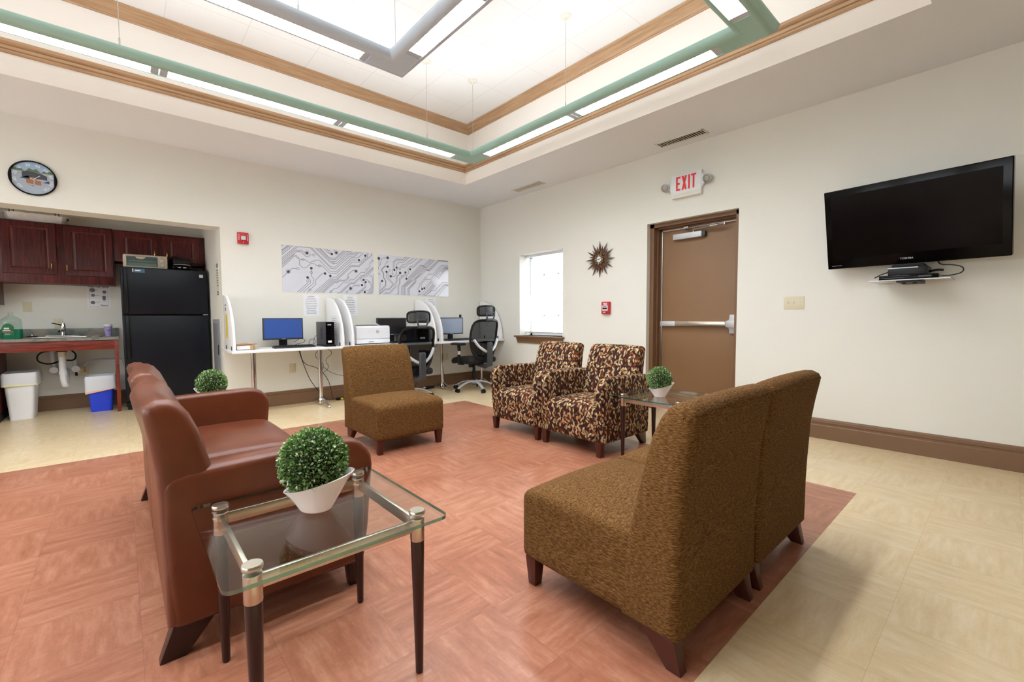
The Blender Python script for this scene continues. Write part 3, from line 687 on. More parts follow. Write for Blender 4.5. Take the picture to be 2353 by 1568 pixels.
# notes stuck on dividers
def sheet(name, label, cat, verts_fn, W, Hh, lines, mat='paper', ink='ink', loc=(0, 0, 0), rz=0, title=0, group=None):
    """sheet facing -y with rows of unreadable print"""
    t = thing(name, label, cat, loc, rz, group); MB().box(-W/2, W/2, -.0012, 0, -Hh/2, Hh/2).build('sheet', mat, t, smooth=False)
    m = MB(); rnd = random.Random(len(label))
    for k in range(lines):
        z = Hh/2-Hh*(k+1.2)/(lines+1.5); a = W*(.36 if k >= title else .25)*rnd.uniform(.75, 1.0); x = -a
        while x < a:
            L = rnd.uniform(.006, .02); e = min(a, x+L); m.face(m.pts([(x, -.0016, z-.003), (e, -.0016, z-.003), (e, -.0016, z+.003), (x, -.0016, z+.003)])); x = e+.004
    m.build('print', ink, t, smooth=False); return t
sheet('sticky_note', 'long yellow note taped on the left end desk divider', 'note', None, .1, .27, 9, 'yellow_note', 'dark_grey', (-3.7785, -.235, DZT+.265), -PI/2)
sheet('notice', 'white printed notice on the wall left of the paired dividers', 'notice', None, .2, .28, 11, loc=(-2.795, -.001, 1.268), title=2, group='white printed notices')
sheet('notice', 'white printed notice on the wall right of the paired dividers above the printer', 'notice', None, .2, .28, 10, loc=(-2.28, -.001, 1.275), title=2, group='white printed notices')
sheet('notice', 'white printed notice on the wall behind the corner pair of dividers', 'notice', None, .2, .28, 10, loc=(-1.0, -.001, 1.27), title=2, group='white printed notices')
sheet('notice', 'white notice taped on the divider behind the black computer tower', 'notice', None, .2, .28, 9, loc=(-2.624, -.33, DZT+.24), rz=-PI/2, group='white printed notices')
sheet('notice', 'small notice on the corner divider behind the right office chair', 'notice', None, .18, .26, 7, loc=(-.054, -.23, DZT+.30), rz=-PI/2, group='white printed notices')
m = MB(); 
for i, z in enumerate((.0, .018, .05)): m.box(-.004, 0, -.008, .006, z, z+(.012 if i < 2 else .02))
tag(m.build('label_sticker', 'black_ink'), 'small black sticker marks near the top of the left divider', 'sticker').location = (-3.778, -.2, DZT+.44)

# monitors
def monitor(label, x, y, w_, h_, zb, scr, rz=0, fg='dark_grey'):
    t = thing('monitor', label, 'monitor', (x, y, DZT), rz, 'computer monitors'); z0 = zb-DZT
    MB().box(-w_/2, w_/2, 0, .03, z0, z0+h_).build('bezel', fg, t, bevel=.004)
    MB().box(-w_/2+.014, w_/2-.014, -.0012, .001, z0+.02, z0+h_-.014).build('screen', scr, t, smooth=False)
    MB().box(-.045, .045, .03, .05, .008, z0+.12).build('stand', 'black_plastic', t, bevel=.004)
    MB().lathe([(.11, .0), (.115, .003), (.11, .009), (.03, .013)], (0, .05, 0), 28, sy=.75).build('base', 'black_plastic', t)
    MB().box(-.02, .02, -.0015, 0, z0+.006, z0+.013).build('badge', 'silver_plastic', t)
    return t
monitor('monitor with a blue screen on the left desk', -3.20, -.25, .445, .262, .84, 'blue_screen')
monitor('dark-screened monitor behind the printer and left office chair', -1.735, -.145, .46, .25, .85, 'dark_screen')
m3 = monitor('grey-screened monitor with a small webcam in the corner desk', -.80, -.28, .44, .262, .838, 'grey_screen')
cm = thing('webcam', 'small black webcam clipped on top of the corner monitor', 'webcam', (-.625, -.27, 1.101)); MB().box(-.012, .012, -.015, .02, 0, .045).build('body', 'black_plastic', cm, bevel=.004); MB().cyl((0, -.016, .03), (0, -.012, .03), .007).build('lens', 'black_gloss', cm)
def keyboard(label, x, y, L=.45, rz=0):
    t = thing('keyboard', label, 'keyboard', (x, y, DZT), rz, 'computer keyboards')
    MB().prism([(-.07, 0), (-.07, .012), (.07, .024), (.07, 0)], 'x', -L/2, L/2).build('case', 'dark_grey', t, bevel=.002)
    m = MB(); n = int(L/.0195)
    for r in range(5):
        for k in range(n): x0 = -L/2+.008+k*(L-.016)/n; y0 = -.058+r*.023; z = .013+.012*(y0+.08)/.14; m.frustum((x0, x0+.017, y0, y0+.019, z-.001), (x0+.002, x0+.015, y0+.002, y0+.017, z+.008))
    m.build('keys', 'black_plastic', t, smooth=False); return t
keyboard('black keyboard on the left desk in front of the blue-screen monitor', -3.13, -.42); keyboard('black keyboard on the corner desk before the grey-screen monitor', -.80, -.47, .44); keyboard('black keyboard on the middle desk behind the left office chair', -1.72, -.47, .42)
def tower(label, x, y, w_, d_, h_, rz=0):
    t = thing('computer_tower', label, 'computer', (x, y, DZT), rz, 'black computer towers')
    MB().box(-w_/2, w_/2, -d_/2+.03, d_/2, .02, h_).build('case', 'dark_grey', t, bevel=.004)
    MB().box(-w_/2, w_/2, -d_/2, -d_/2+.03, .02, h_).box(-w_/2-.0, w_/2, -d_/2-.004, -d_/2, .02, h_*.45).build('front_panel', 'black_gloss', t, bevel=.004)
    MB().box(-w_*.3, w_*.15, -d_/2-.002, -d_/2, h_*.86, h_*.9).build('badge', 'silver_plastic', t)
    MB().box(-w_*.3, w_*.15, -d_/2-.007, -d_/2-.004, .05, .075).build('sticker', 'white_plastic', t)
    m = MB()
    for k in range(9): m.box(-w_/2-.001, -w_/2, -.06, .02, h_*.3+k*.016, h_*.3+k*.016+.009)
    m.build('side_vents', 'black_matte', t); MB().box(-w_/2-.012, w_/2+.012, -d_/2-.01, d_/2-.03, 0, .02).build('foot_stand', 'black_plastic', t, bevel=.005); return t
tower('black computer tower with a silver badge on the left desk', -2.75, -.36, .10, .36, .305, 0)
tower('black computer tower behind the left office chair on the middle desk', -1.435, -.335, .18, .34, .225)
# small grey box beside the second tower, cardboard box
t = thing('cardboard_box', 'small open cardboard box with a white label on the left desk', 'box', (-3.645, -.33, DZT)); MB().box(-.085, .085, -.13, .12, 0, .004).box(-.085, .085, -.13, -.127, 0, .052).box(-.085, .085, .117, .12, 0, .052).box(-.085, -.082, -.13, .12, 0, .052).box(.082, .085, -.13, .12, 0, .052).build('tray', 'cardboard', t, smooth=False)
MB().box(-.083, .045, -.1315, -.13, .006, .046).build('label_patch', 'paper', t); m = MB(); m.face(m.pts([(.085, -.127, .052), (.085, .117, .052), (.14, .117, .058), (.14, -.127, .058)])); m.face(m.pts([(-.085, -.127, .053), (-.085, .117, .053), (.06, .11, .066), (.06, -.12, .066)])); m.build('flap', 'cardboard', t, smooth=False)
t = thing('speaker_box', 'small grey perforated box between the dark monitor and black tower', 'box', (-1.572, -.07, DZT)); MB().box(-.045, .045, -.05, .05, 0, .10).build('case', 'mid_grey', t, bevel=.006); m = MB(); [m.cyl((-.036+.018*i, -.0512, .02+.018*j), (-.036+.018*i, -.05, .02+.018*j), .005, n=6) for i in range(5) for j in range(4)]; m.build('grille_holes', 'black_matte', t)
# printer
t = thing('printer', 'white laser printer on the middle desk with a round grey logo', 'printer', (-2.15, -.30, DZT)); W2, Dp = .232, .145
MB().box(-W2, W2, -Dp, Dp, .012, .07).build('paper_tray', 'white_plastic', t, bevel=.006)
m = MB(); m.prism([(-Dp, .072), (-Dp, .225), (-Dp+.02, .245), (.02, .25), (Dp, .25), (Dp, .072)], 'x', -W2, W2); m.build('body', 'white_plastic', t, bevel=.008, seg=3)
MB().box(-W2+.02, .10, -.07, .12, .2505, .256).build('output_tray', 'dark_grey', t, bevel=.003); MB().box(.12, .2, -.115, -.06, .25, .262).build('control_panel', 'black_plastic', t, bevel=.003)
m = MB(); m.prism([(-.08, .2505), (.14, .2505), (.14, .285), (.09, .285)], 'x', -W2+.01, -W2+.025); m.prism([(-.09, .25), (.14, .25), (.14, .275), (.0, .275)], 'x', .1, .115); m.build('lid', 'white_plastic', t, bevel=.003)
m = MB(); m.disc((.055, .165), .022, -Dp-.001, 28, r0=.0185); text_mb(m, 'hp', .026, T3((.055, -Dp-.0012, .167)), 0, bold=.0004); m.build('logo', 'dark_grey', t, smooth=False)
MB().box(-.07, .0, -Dp-.002, -Dp, .03, .038).build('tray_grip', 'mid_grey', t); [MB().box(s*.2-.02, s*.2+.02, -.13, .13, 0, .012).build('foot', 'black_plastic', t) for s in (-1, 1)]

# circuit posters
def poster(label, x0, z0, W_, H_, lines, dots, rings):
    t = thing('circuit_poster', label, 'poster', (x0, -.001, z0)); MB().box(0, W_, -.004, 0, 0, H_).build('panel', 'poster_gloss', t, smooth=False)
    m = MB(); cl = lambda p: (min(max(p[0]/1000, .004), W_-.004), min(max(p[1]/1000, .004), H_-.004))
    for ln in lines.split('|'): m.ribbon([cl(tuple(map(int, p.split(',')))) for p in ln.split()], .0055, -.0046)
    for p in dots.split(): m.disc(cl(tuple(map(int, p.split(',')))), .0165, -.005, 18, 1)
    for p in rings.split(): a = tuple(map(int, p.split(','))); c = cl(a); m.disc(c, a[2]/1000+.001, -.0048, 22, 0, a[2]/1000-.0035)
    m.build('print', ['ink', 'dark_ink'], t, smooth=False)
pm('poster_gloss', '#E4E6F0', .08, coat=.5)
P = [
'0,568 21,586|3,517 75,585|2,506 89,586|2,484 107,586|1,461 132,586|0,418 177,584|469,584 587,471 663,473 778,584|454,585 590,453 668,457 798,583|428,588 594,427 673,431 817,575 891,578|407,585 599,405 680,404 834,556 913,560 945,583|359,584 600,352 657,352 847,541 927,542 971,586|-1,395 195,579 344,581 605,329 662,329 861,521 932,522 997,583 1024,583|0,330 144,469 170,466 222,420 284,419 326,387 339,388 364,408 390,411 408,427 455,429 602,288 666,290 883,499 975,502 1053,582|-1,305 143,449 172,446 210,410 208,351 247,316 286,317 346,377 389,378 414,356 492,356 582,268 677,270 885,469 990,473|1,371 172,533 236,537 272,507 303,509|0,350 179,515 230,517 290,462 313,459 349,490 369,491|644,584 662,568|551,586 574,567|519,586 584,528 605,527|591,231 590,198 379,3|410,1 632,214 662,216 893,439 1009,444 1084,520 1083,543|436,0 618,180 661,183 875,393 984,395 1114,522 1114,554|462,0 625,167 663,167 883,379 987,381 1175,559 1176,585|480,1 633,154 679,153 702,182 785,184 831,225 829,259 896,324 931,324|498,-1 641,142 685,143 707,169 796,170 839,214 834,237|575,2 645,68 677,68 756,146 810,146 859,193 905,194 1017,307 1065,307 1086,331|1117,362 1145,387 1148,439 1176,467|676,2 687,8 709,9 858,154 909,154 1023,269 1052,266 1193,390|725,1 869,143 915,143 1037,257 1064,256 1196,376|1195,359 1084,242 1034,240 1007,215 1012,190 1061,147 1063,101 935,-1|885,93 914,120 955,119|856,67 821,35|1048,202 1104,206 1160,146 1156,93 1116,57 1050,58 975,1|1078,172 1078,96 955,0|1169,250 1177,233 1174,94 1094,5|1191,286 1186,83 1118,5|1186,60 1136,6|1185,42 1160,7|351,317 349,214 376,186 375,125 245,1|302,194 335,163 334,123 208,0|301,132 299,121 176,1|523,259 489,257 402,169 400,108 293,0|74,254 119,299 170,300|74,254 -2,182',
'303,509 678,547 618,523 1083,543 990,473 351,317 302,194 523,259 591,231 74,254 944,316 863,75 1048,202 1078,172 1025,129 1063,31',
'303,509,27 678,547,25 74,254,27 944,316,25 863,75,23 386,491,16 587,555,16 252,422,16 453,354,16 635,404,16 1112,572,14 187,300,17 350,260,16 303,149,16 325,33,16 596,21,16 975,120,15 808,21,14 1098,350,14 1186,483,12 1154,263,14 1132,175,14',
'146,537 72,529 42,500 35,434 5,402 4,351|12,498 11,427|123,464 109,445 103,419 56,375 55,345 81,311 80,245 112,206 110,129 -3,28|145,410 102,409 50,364 52,334 76,300 77,239 106,200 105,139 -3,43|124,334 124,247 216,159 213,144 156,87 96,87 -3,3|161,344 147,325 149,254 230,165 227,144 164,75 104,72 10,-2|53,197 22,165 19,84 -5,66|232,382 217,366 217,330|189,272 244,274 284,313 285,365 384,455 421,456 490,519 508,520 568,578|249,370 232,382 234,490 283,531 388,537 435,580|249,388 251,481 288,515 402,520 462,578|286,405 287,453 321,486 396,488 497,577|324,313 278,276 276,204 256,177 255,125 138,12|335,306 292,275 290,199 273,172 269,115 160,8|401,420 430,423 495,488 531,490 628,581|366,410 342,390|429,343 425,322 325,243 324,170 300,143 298,28 278,-4|448,307 427,306 342,236 338,165 318,143 315,23 303,-3|507,395 530,419 556,418 726,581|443,249 444,276 451,302 484,336 481,368 464,385 512,439 557,442 702,582|793,312 828,343 904,346 1069,502 1192,505|764,275 670,191 666,143 632,114 661,67|710,106 694,138 695,182 770,259 865,261 897,302 1082,486 1192,488|747,119 884,246|658,18 686,19 896,230|810,1 905,4 1111,193 1188,196|817,34 875,88 945,91 1078,225 1188,228|989,-2 1151,172 1188,174|931,-4 1131,183 1188,185|72,0 111,32 139,33 105,-2|355,-4 357,124 473,227 474,269 681,472 743,472 851,578|372,-4 375,125 494,228 494,271 700,463 758,462 875,580|390,-3 392,126 514,229 515,272 718,454 774,452 899,582|407,-3 409,126 535,230 536,273 736,444 789,442 924,584|425,-2 427,127 556,231 557,274 755,435 804,433 948,586|457,-1 459,97 574,206 574,251 754,416 823,409 998,577 1193,581|475,-1 476,97 589,206 589,252 776,409 835,402 1008,566 1193,571|492,0 494,98 604,207 605,253 798,402 848,395 1017,556 1193,561|1192,474 1108,468 936,326|1192,466 1118,460 952,313|1192,457 1128,453 968,300|1192,449 1138,445 984,287|1191,440 1148,437 1000,274|710,-2 908,197|734,-1 920,186|757,-1 931,174|781,0 943,162',
'10,518 146,537 145,410 124,334 53,197 249,370 286,405 189,272 341,330 429,343 507,395 443,249 710,106 747,119 661,67',
'10,518,21 146,537,20 189,272,18 341,330,18 661,67,17 139,479,13 178,358,13 11,298,13 218,312,13 383,419,12 339,382,12 366,287,12 777,289,12 644,20,12'
]
poster('left white poster of grey circuit-board lines with an empty lower left corner', -3.135, 1.432, 1.203, .588, P[0], P[1], P[2])
poster('right white poster of grey circuit-board lines reflecting the window', -1.862, 1.437, 1.193, .578, P[3], P[4], P[5])

# ------------------------------------------------------------------ office chairs
def office_chair(label, loc, rz, lower, turn):
    t = thing('office_chair', label, 'office chair', loc, rz, 'black mesh office chairs')
    m = MB()
    for k in range(5):
        a = turn+2*PI*k/5; d = Vector((math.cos(a), math.sin(a), 0)); nrm = Vector((-d.y, d.x, 0))
        ps = [(.03, .15, .03), (.12, .148, .028), (.2, .128, .025), (.27, .095, .021), (.325, .068, .018)]; rings = []
        for r, z, hw in ps:
            c = d*r; rings.append(m.pts([c+nrm*hw+Vector((0, 0, z-.018)), c+nrm*hw*.8+Vector((0, 0, z)), c-nrm*hw*.8+Vector((0, 0, z)), c-nrm*hw+Vector((0, 0, z-.018))]))
        for A, B in zip(rings, rings[1:]):
            for i in range(4): m.face((A[i], A[(i+1) % 4], B[(i+1) % 4], B[i]))
        m.face(rings[0][::-1]); m.face(rings[-1])
    m.lathe([(.02, .10), (.045, .11), (.045, .155), (.02, .16)], n=20); m.build('star_base', 'silver_plastic', t, bevel=.004)
    for k in range(5):
        a = turn+2*PI*k/5; c = Vector((math.cos(a), math.sin(a), 0))*.325; n = Vector((-c.y, c.x, 0)).normalized()
        m = MB()
        for s in (-1, 1): m.cyl(c+n*s*.009+Vector((0, 0, .029)), c+n*s*.028+Vector((0, 0, .029)), .029, n=16)
        m.cyl(c+Vector((0, 0, .03)), c+Vector((0, 0, .065)), .012); m.build('caster', 'black_plastic', t, bevel=.003)
    zs = .47-lower
    MB().cyl((0, 0, .09), (0, 0, .3), .028).cyl((0, 0, .28), (0, 0, zs-.06), .022).build('gas_lift', 'black_plastic', t)
    m = MB(); m.box(-.09, .09, -.12, .1, zs-.075, zs-.035); m.tube([(-.05, .02, zs-.06), (-.2, .04, zs-.065), (-.27, .05, zs-.06)], .006, 8); m.cyl((-.04, .03, zs-.12), (-.04, .03, zs-.07), .03); m.build('mechanism', 'black_plastic', t, bevel=.003)
    def d(x, y, z):
        z += -.035*max(0, (y-.12)/.13)**2 if y > .12 else 0; return (x, y, z)
    MB().rbox(-.25, .25, -.24, .25, zs-.045, zs+.045, .04, 3, 6, deform=d).build('seat', 'black_matte', t, angle=60)
    # backrest: bowed frame ring with mesh inside
    zb, zt = zs+.03, 1.055-lower; hz = (zt-zb)/2; cz = (zt+zb)/2
    def bk(u, v):      # u across -1..1, v up -1..1
        y = -.27-.05*v*v*(1 if v > 0 else .6)+.05*u*u+.03*(1-v)*.0; wv = .25*(1-.38*max(0, -v)**1.6-.03*max(0, v)); return Vector((u*wv, y-.02*v, cz+v*hz))
    def ang(th):       # rounded-square outline
        c, s = math.cos(th), math.sin(th); k = (abs(c)**6+abs(s)**6)**(-1/6); return c*k, s*k
    m = MB(); ringp = [bk(*ang(2*PI*i/40)) for i in range(40)]
    rr = []
    for i in range(40):
        p = ringp[i]; d_ = (ringp[(i+1) % 40]-ringp[i-1]).normalized(); a = Vector((0, 1, 0)); b = d_.cross(a).normalized(); a = b.cross(d_)
        hw = .019 if ang(2*PI*i/40)[1] > -.5 else .026
        rr.append(m.pts([p+a*.014*math.cos(2*PI*k/8)+b*hw*math.sin(2*PI*k/8) for k in range(8)]))
    for i in range(40):
        for k in range(8): m.face((rr[i][k], rr[i][(k+1) % 8], rr[(i+1) % 40][(k+1) % 8], rr[(i+1) % 40][k]))
    bf = m.build('back_frame', 'black_plastic', t)
    m = MB(); G = [[m.pts([bk(.94*(2*i/10-1), .95*(2*j/10-1))])[0] for i in range(11)] for j in range(11)]
    for j in range(10):
        for i in range(10): m.face((G[j][i], G[j][i+1], G[j+1][i+1], G[j+1][i]))
    m.build('back_mesh', 'chair_mesh', t)
    m = MB(); m.rbox(-.045, .045, -.385, -.335, zs-.08, zs+.27, .02, 3, 4); m.tube([(0, -.35, zs-.05), (0, -.25, zs-.09), (0, -.05, zs-.06)], .035, 8); m.build('spine', 'dark_grey', t)
    m = MB()
    for s in (-1, 1): m.tube([(0, -.335, zs+.12), (s*.08, -.335, zs+.15), (s*.17, -.30, zs+.22), (s*.225, -.275, zs+.31)], .02, 8, smooth=2)
    m.build('lumbar_yoke', 'silver_plastic', t)
    # headrest
    hz0 = 1.185-lower; m = MB(); rg = []
    for i in range(32):
        c, s = ang(2*PI*i/32); rg.append(Vector((c*.165, -.335+.05*c*c, hz0+s*.068+.012*(1-c*c))))
    rr = []
    for i in range(32):
        p = rg[i]; d_ = (rg[(i+1) % 32]-rg[i-1]).normalized(); a = Vector((0, 1, 0)); b = d_.cross(a).normalized(); a = b.cross(d_); rr.append(m.pts([p+a*.011*math.cos(2*PI*k/8)+b*.013*math.sin(2*PI*k/8) for k in range(8)]))
    for i in range(32):
        for k in range(8): m.face((rr[i][k], rr[i][(k+1) % 8], rr[(i+1) % 32][(k+1) % 8], rr[(i+1) % 32][k]))
    h = m.build('headrest', 'black_plastic', t)
    m = MB(); n = m.pts([(u*.15, -.335+.05*u*u, hz0+v*.06+.01*(1-u*u)) for v in (-1, 1) for u in [k/5-1 for k in range(11)]])
    for i in range(10): m.face((n[i], n[i+1], n[i+12], n[i+11]))
    m.build('headrest_mesh', 'chair_mesh', h)
    m = MB(); m.box(-.065, .065, -.355, -.335, hz0-.05, hz0+.07); m.box(-.08, .08, -.37, -.345, hz0-.05, hz0-.015); m.build('headrest_plate', 'dark_grey', h, bevel=.006)
    m = MB()
    for s in (-1, 1): m.tube([(s*.085, -.37, hz0-.01), (s*.075, -.385, hz0-.07), (s*.05, -.37, hz0-.12)], .011, 8, smooth=1)
    m.tube([(-.055, -.37, hz0-.12), (.055, -.37, hz0-.12)], .016, 8); m.box(-.06, .06, -.365, -.345, hz0-.14, hz0-.1); m.build('headrest_bracket', 'dark_grey', h)
    for s in (-1, 1):
        x = s*.285; ar = MB().tube([(s*.2, .0, zs-.05), (x, .0, zs-.04), (x, .0, zs+.02), (x, -.01, zs+.14), (x, -.0, zs+.23)], .024, 8).build('arm_post', 'black_plastic', t)
        MB().cyl((x, -.008, zs+.09), (x, -.01, zs+.14), .028).build('arm_sleeve', 'silver_plastic', ar)
        MB().rbox(x-.045, x+.045, -.12, .15, zs+.225, zs+.26, .016).build('arm_pad', 'black_matte', ar)
    return t
office_chair('black mesh office chair in the corner, standing clear of the armchairs', (-.70, -.72, 0), .06, 0.0, math.radians(182))
office_chair('black mesh office chair half hidden behind the lone brown chair', (-1.80, -.73, 0), .02, .085, math.radians(205))

# cables under and on the desks
def cable(label, pts, r=.004, mat='black_plastic', smooth=3): tag(MB().tube(pts, r, 6, smooth=smooth).build('cable', mat), label, 'cable')
cable('black cable looping down to the floor from the left desk', [(-3.02, -.18, DZT-.03), (-2.96, -.12, .55), (-2.86, -.06, .3), (-2.76, -.05, .15), (-2.66, -.08, .012), (-2.57, -.09, .01)])
cable('black cable crossing down left of the desk leg', [(-3.0, -.15, DZT-.03), (-2.93, -.04, .5), (-2.74, -.04, .45), (-2.6, -.05, .25), (-2.60, -.12, .012), (-2.553, -.13, .016)])
cable('black cable hanging straight beside the chrome desk leg', [(-2.74, -.12, DZT-.03), (-2.82, -.1, .6), (-2.66, -.08, .5), (-2.75, -.05, .3), (-2.72, -.05, .18)], .003)
cable('black cable loop right of the chrome desk leg', [(-2.70, -.12, DZT-.03), (-2.55, -.1, .64), (-2.68, -.08, .55), (-2.6, -.08, .44), (-2.74, -.08, .35)], .003)
cable('blue network cable sagging behind the lone brown chair', [(-2.68, -.06, .45), (-2.58, -.05, .36), (-2.4, -.04, .3), (-2.15, -.04, .33)], .0035, 'blue_cable')
cable('black cable on the left desk between the monitor and tower', [(-3.05, -.12, .80), (-2.98, -.2, .86), (-2.93, -.22, .8), (-3.1, -.2, .768), (-2.92, -.2, .762), (-2.84, -.24, .755), (-2.82, -.3, .753)], .003)
cable('thin black cables curling up to the computer tower', [(-2.9, -.26, .753), (-2.92, -.24, .8), (-2.86, -.24, .85), (-2.83, -.26, .80), (-2.87, -.24, .753), (-2.83, -.2, .86), (-2.804, -.22, .88)], .0025)
cable('black cable dropping left of the dark desk leg near the corner', [(-.93, -.12, DZT-.03), (-1.0, -.06, .6), (-1.15, -.05, .3), (-1.3, -.08, .1), (-1.45, -.15, .012)])
t = thing('power_strip', 'black power strip with a yellow tag on the floor under the desks', 'power strip', (-2.42, -.13, 0)); MB().box(-.13, .13, -.025, .025, 0, .035).build('strip', 'black_plastic', t, bevel=.004); MB().box(-.08, -.045, -.027, -.0255, .006, .03).build('tag', 'yellow_note', t)
t = thing('power_adapter', 'black power adapter with a white plug on the floor near the corner desk leg', 'adapter', (-1.12, -.13, 0)); MB().box(-.07, .07, -.03, .03, 0, .04).build('body', 'black_plastic', t, bevel=.006); MB().box(-.11, -.07, -.015, .015, .015, .035).build('plug', 'white_plastic', t, bevel=.004)

# ------------------------------------------------------------------ things on the walls
def outlet(label, loc, rz=0, kind='duplex'):
    t = thing('wall_outlet', label, 'outlet', loc, rz, 'ivory wall outlets'); MB().box(-.036, .036, -.006, 0, -.058, .058).build('cover_plate', 'ivory', t, bevel=.002)
    m = MB()
    for z in (-.02, .02): m.cyl((0, -.0075, z), (0, -.006, z), .0155, n=18)
    m.build('sockets', 'wallplate', t); m = MB()
    for z in (-.02, .02): m.box(-.007, -.005, -.0082, -.0075, z-.001, z+.006).box(.005, .007, -.0082, -.0075, z-.001, z+.006).cyl((0, -.0082, z-.007), (0, -.0075, z-.007), .0022, n=8)
    m.build('slots', 'black_ink', t); return t
outlet('ivory wall outlet under the left computer desk', (-3.046, 0, .462)); outlet('ivory wall outlet under the right computer desk by the corner', (-.722, 0, .465)); outlet('ivory wall outlet behind the kitchen faucet', (-5.23, NY, 1.049))
def switch(label, loc, rz, n):
    t = thing('light_switch', label, 'light switch', loc, rz); hw = .036+.046*(n-1)/2
    MB().box(-hw, hw, -.006, 0, -.058, .058).build('cover_plate', 'ivory', t, bevel=.002)
    for k in range(n):
        x = (k-(n-1)/2)*.046; MB().prism([(-.006, -.01), (-.006, .012), (-.014, .014), (-.014, .006)], 'x', x-.005, x+.005).build('toggle', 'off_white', t)
        MB().cyl((x, -.007, .03), (x, -.006, .03), .003, n=8).cyl((x, -.007, -.03), (x, -.006, -.03), .003, n=8).build('screws', 'wallplate', t)
switch('ivory triple light switch on the wall between the door and the TV', (0, -4.737, 1.22), -PI/2, 3); switch('ivory single switch above the kitchen counter', (-5.48, NY, 1.243), 0, 1)
# fire strobe
t = thing('fire_strobe', 'red fire strobe lamp on the wall beside the kitchen opening', 'fire alarm', (-3.55, 0, 2.046))
m = MB(); m.prism([(-.058, 0), (.058, 0), (.058, -.03), (.03, -.042), (-.03, -.042), (-.058, -.03)], 'z', -.065, .065); m.build('body', 'red', t, bevel=.004)
MB().rbox(-.028, .03, -.062, -.03, -.032, .028, .012).build('lens', 'lens_clear', t); MB().rbox(-.024, .026, -.045, -.03, -.026, .024, .008).build('reflector', 'white_plastic', t); 
m = MB()
for k, c in enumerate('FIRE'):
    for s in (-1, 1): text_mb(m, c, .02, T3((s*.043, -.0375-.0, .03-k*.017)), 0, bold=.0006)
m.cyl((0, -.0445, -.048), (0, -.042, -.048), .005, n=10); m.build('lettering', 'white_plastic', t, smooth=False)
# pull station on the right wall
t = thing('fire_pull_station', 'red fire alarm pull station on the wall below the starburst clock', 'fire alarm', (0, -2.64, 1.213), -PI/2)
MB().box(-.058, .058, -.045, 0, -.078, .078).build('body', 'red', t, bevel=.006); MB().box(-.042, .042, -.052, -.045, -.035, .03).build('handle', 'white_plastic', t, bevel=.004)
m = MB(); m.box(-.035, .035, -.0535, -.052, -.018, .004); m.box(-.03, .03, -.0535, -.052, .014, .02); m.cyl((.03, -.048, -.058), (.03, -.045, -.058), .009); m.build('marks', 'black_ink', t)
m = MB(); text_mb(m, 'FIRE', .036, T3((0, -.0455, .05)), 0, bold=.0012); text_mb(m, 'PULL', .02, T3((-.012, -.0455, -.056)), 0, bold=.0008); m.build('lettering', 'white_plastic', t, smooth=False)
# starburst clock
t = thing('starburst_clock', 'starburst wall clock with walnut spikes between the window and door', 'clock', (0, -2.535, 1.838), -PI/2)
for k in range(24):
    a = 2*PI*k/24; L = .235 if k % 2 == 0 else .178; r0 = .10 if k % 2 == 0 else .075
    d = Vector((math.sin(a), 0, math.cos(a))); n = Vector((d.z, 0, -d.x)); m = MB(); wd = .017
    A = m.pts([d*r0+n*wd+Vector((0, -.03, 0)), d*r0-n*wd+Vector((0, -.03, 0)), d*L+Vector((0, -.022, 0))]); B = m.pts([d*r0+n*wd+Vector((0, -.014, 0)), d*r0-n*wd+Vector((0, -.014, 0)), d*L+Vector((0, -.018, 0))])
    m.face(A); m.face(B[::-1])
    for i in range(3): m.face((A[i], A[(i+1) % 3], B[(i+1) % 3], B[i]))
    m.build('spike', 'walnut', t, smooth=False)
m = MB(); m.lathe([(.02, 0), (.02, -.012), (.07, -.014), (.07, -.03), (.066, -.04), (.062, -.04)], n=40, axis='y')
for k in range(12): a = 2*PI*(2*k)/24; m.tube([(math.sin(a)*.06, -.02, math.cos(a)*.06), (math.sin(a)*.11, -.022, math.cos(a)*.11)], .0025, 6)
m.build('rim', 'brass', t); MB().disc((0, 0), .062, -.0405, 40).build('chapter_ring', 'black_ink', t, smooth=False)
m = MB(); m.disc((0, 0), .036, -.041, 32)
for k in range(12):
    a = 2*PI*k/12; d = Vector((math.sin(a), math.cos(a))); m.ribbon([tuple(d*.041), tuple(d*.057)], .004 if k % 3 else .008, -.0412)
m.build('dial', 'off_white', t, smooth=False); m = MB(); m.ribbon([(.008, .002), (-.048, -.004)], .006, -.0425); m.ribbon([(-.008, -.003), (.032, .009)], .007, -.0425); m.build('hands', 'black_ink', t, smooth=False)
# exit sign
t = thing('exit_sign', 'white exit sign with red letters and two lamp heads above the door', 'exit sign', (0, -3.695, 2.523), -PI/2)
MB().box(-.168, .168, -.05, 0, -.125, .125).build('housing', 'white_plastic', t, bevel=.004); MB().box(-.166, .166, -.0515, -.05, -.128, -.085).build('base_cover', 'off_white', t, bevel=.003)
m = MB(); lw, y = .02, -.0516; z0, z1 = -.052, .098
def bar(p, q, wd=lw): m.ribbon([p, q], wd, y)
def quad(a): m.face(m.pts([(p[0], y, p[1]) for p in a]))
x = -.112; quad([(x, z0), (x+lw, z0), (x+lw, z1), (x, z1)])
for z in (z0, (z0+z1)/2-.01, z1-lw): quad([(x+lw, z), (x+.05-(.006 if z not in (z0, z1-lw) else 0), z), (x+.05-(.006 if z not in (z0, z1-lw) else 0), z+lw), (x+lw, z+lw)])
x = -.048; quad([(x, z0), (x+.022, z0), (x+.06, z1), (x+.038, z1)]); quad([(x+.038, z0), (x+.06, z0), (x+.022, z1), (x, z1)])
x = .026; quad([(x, z0), (x+lw, z0), (x+lw, z1), (x, z1)])
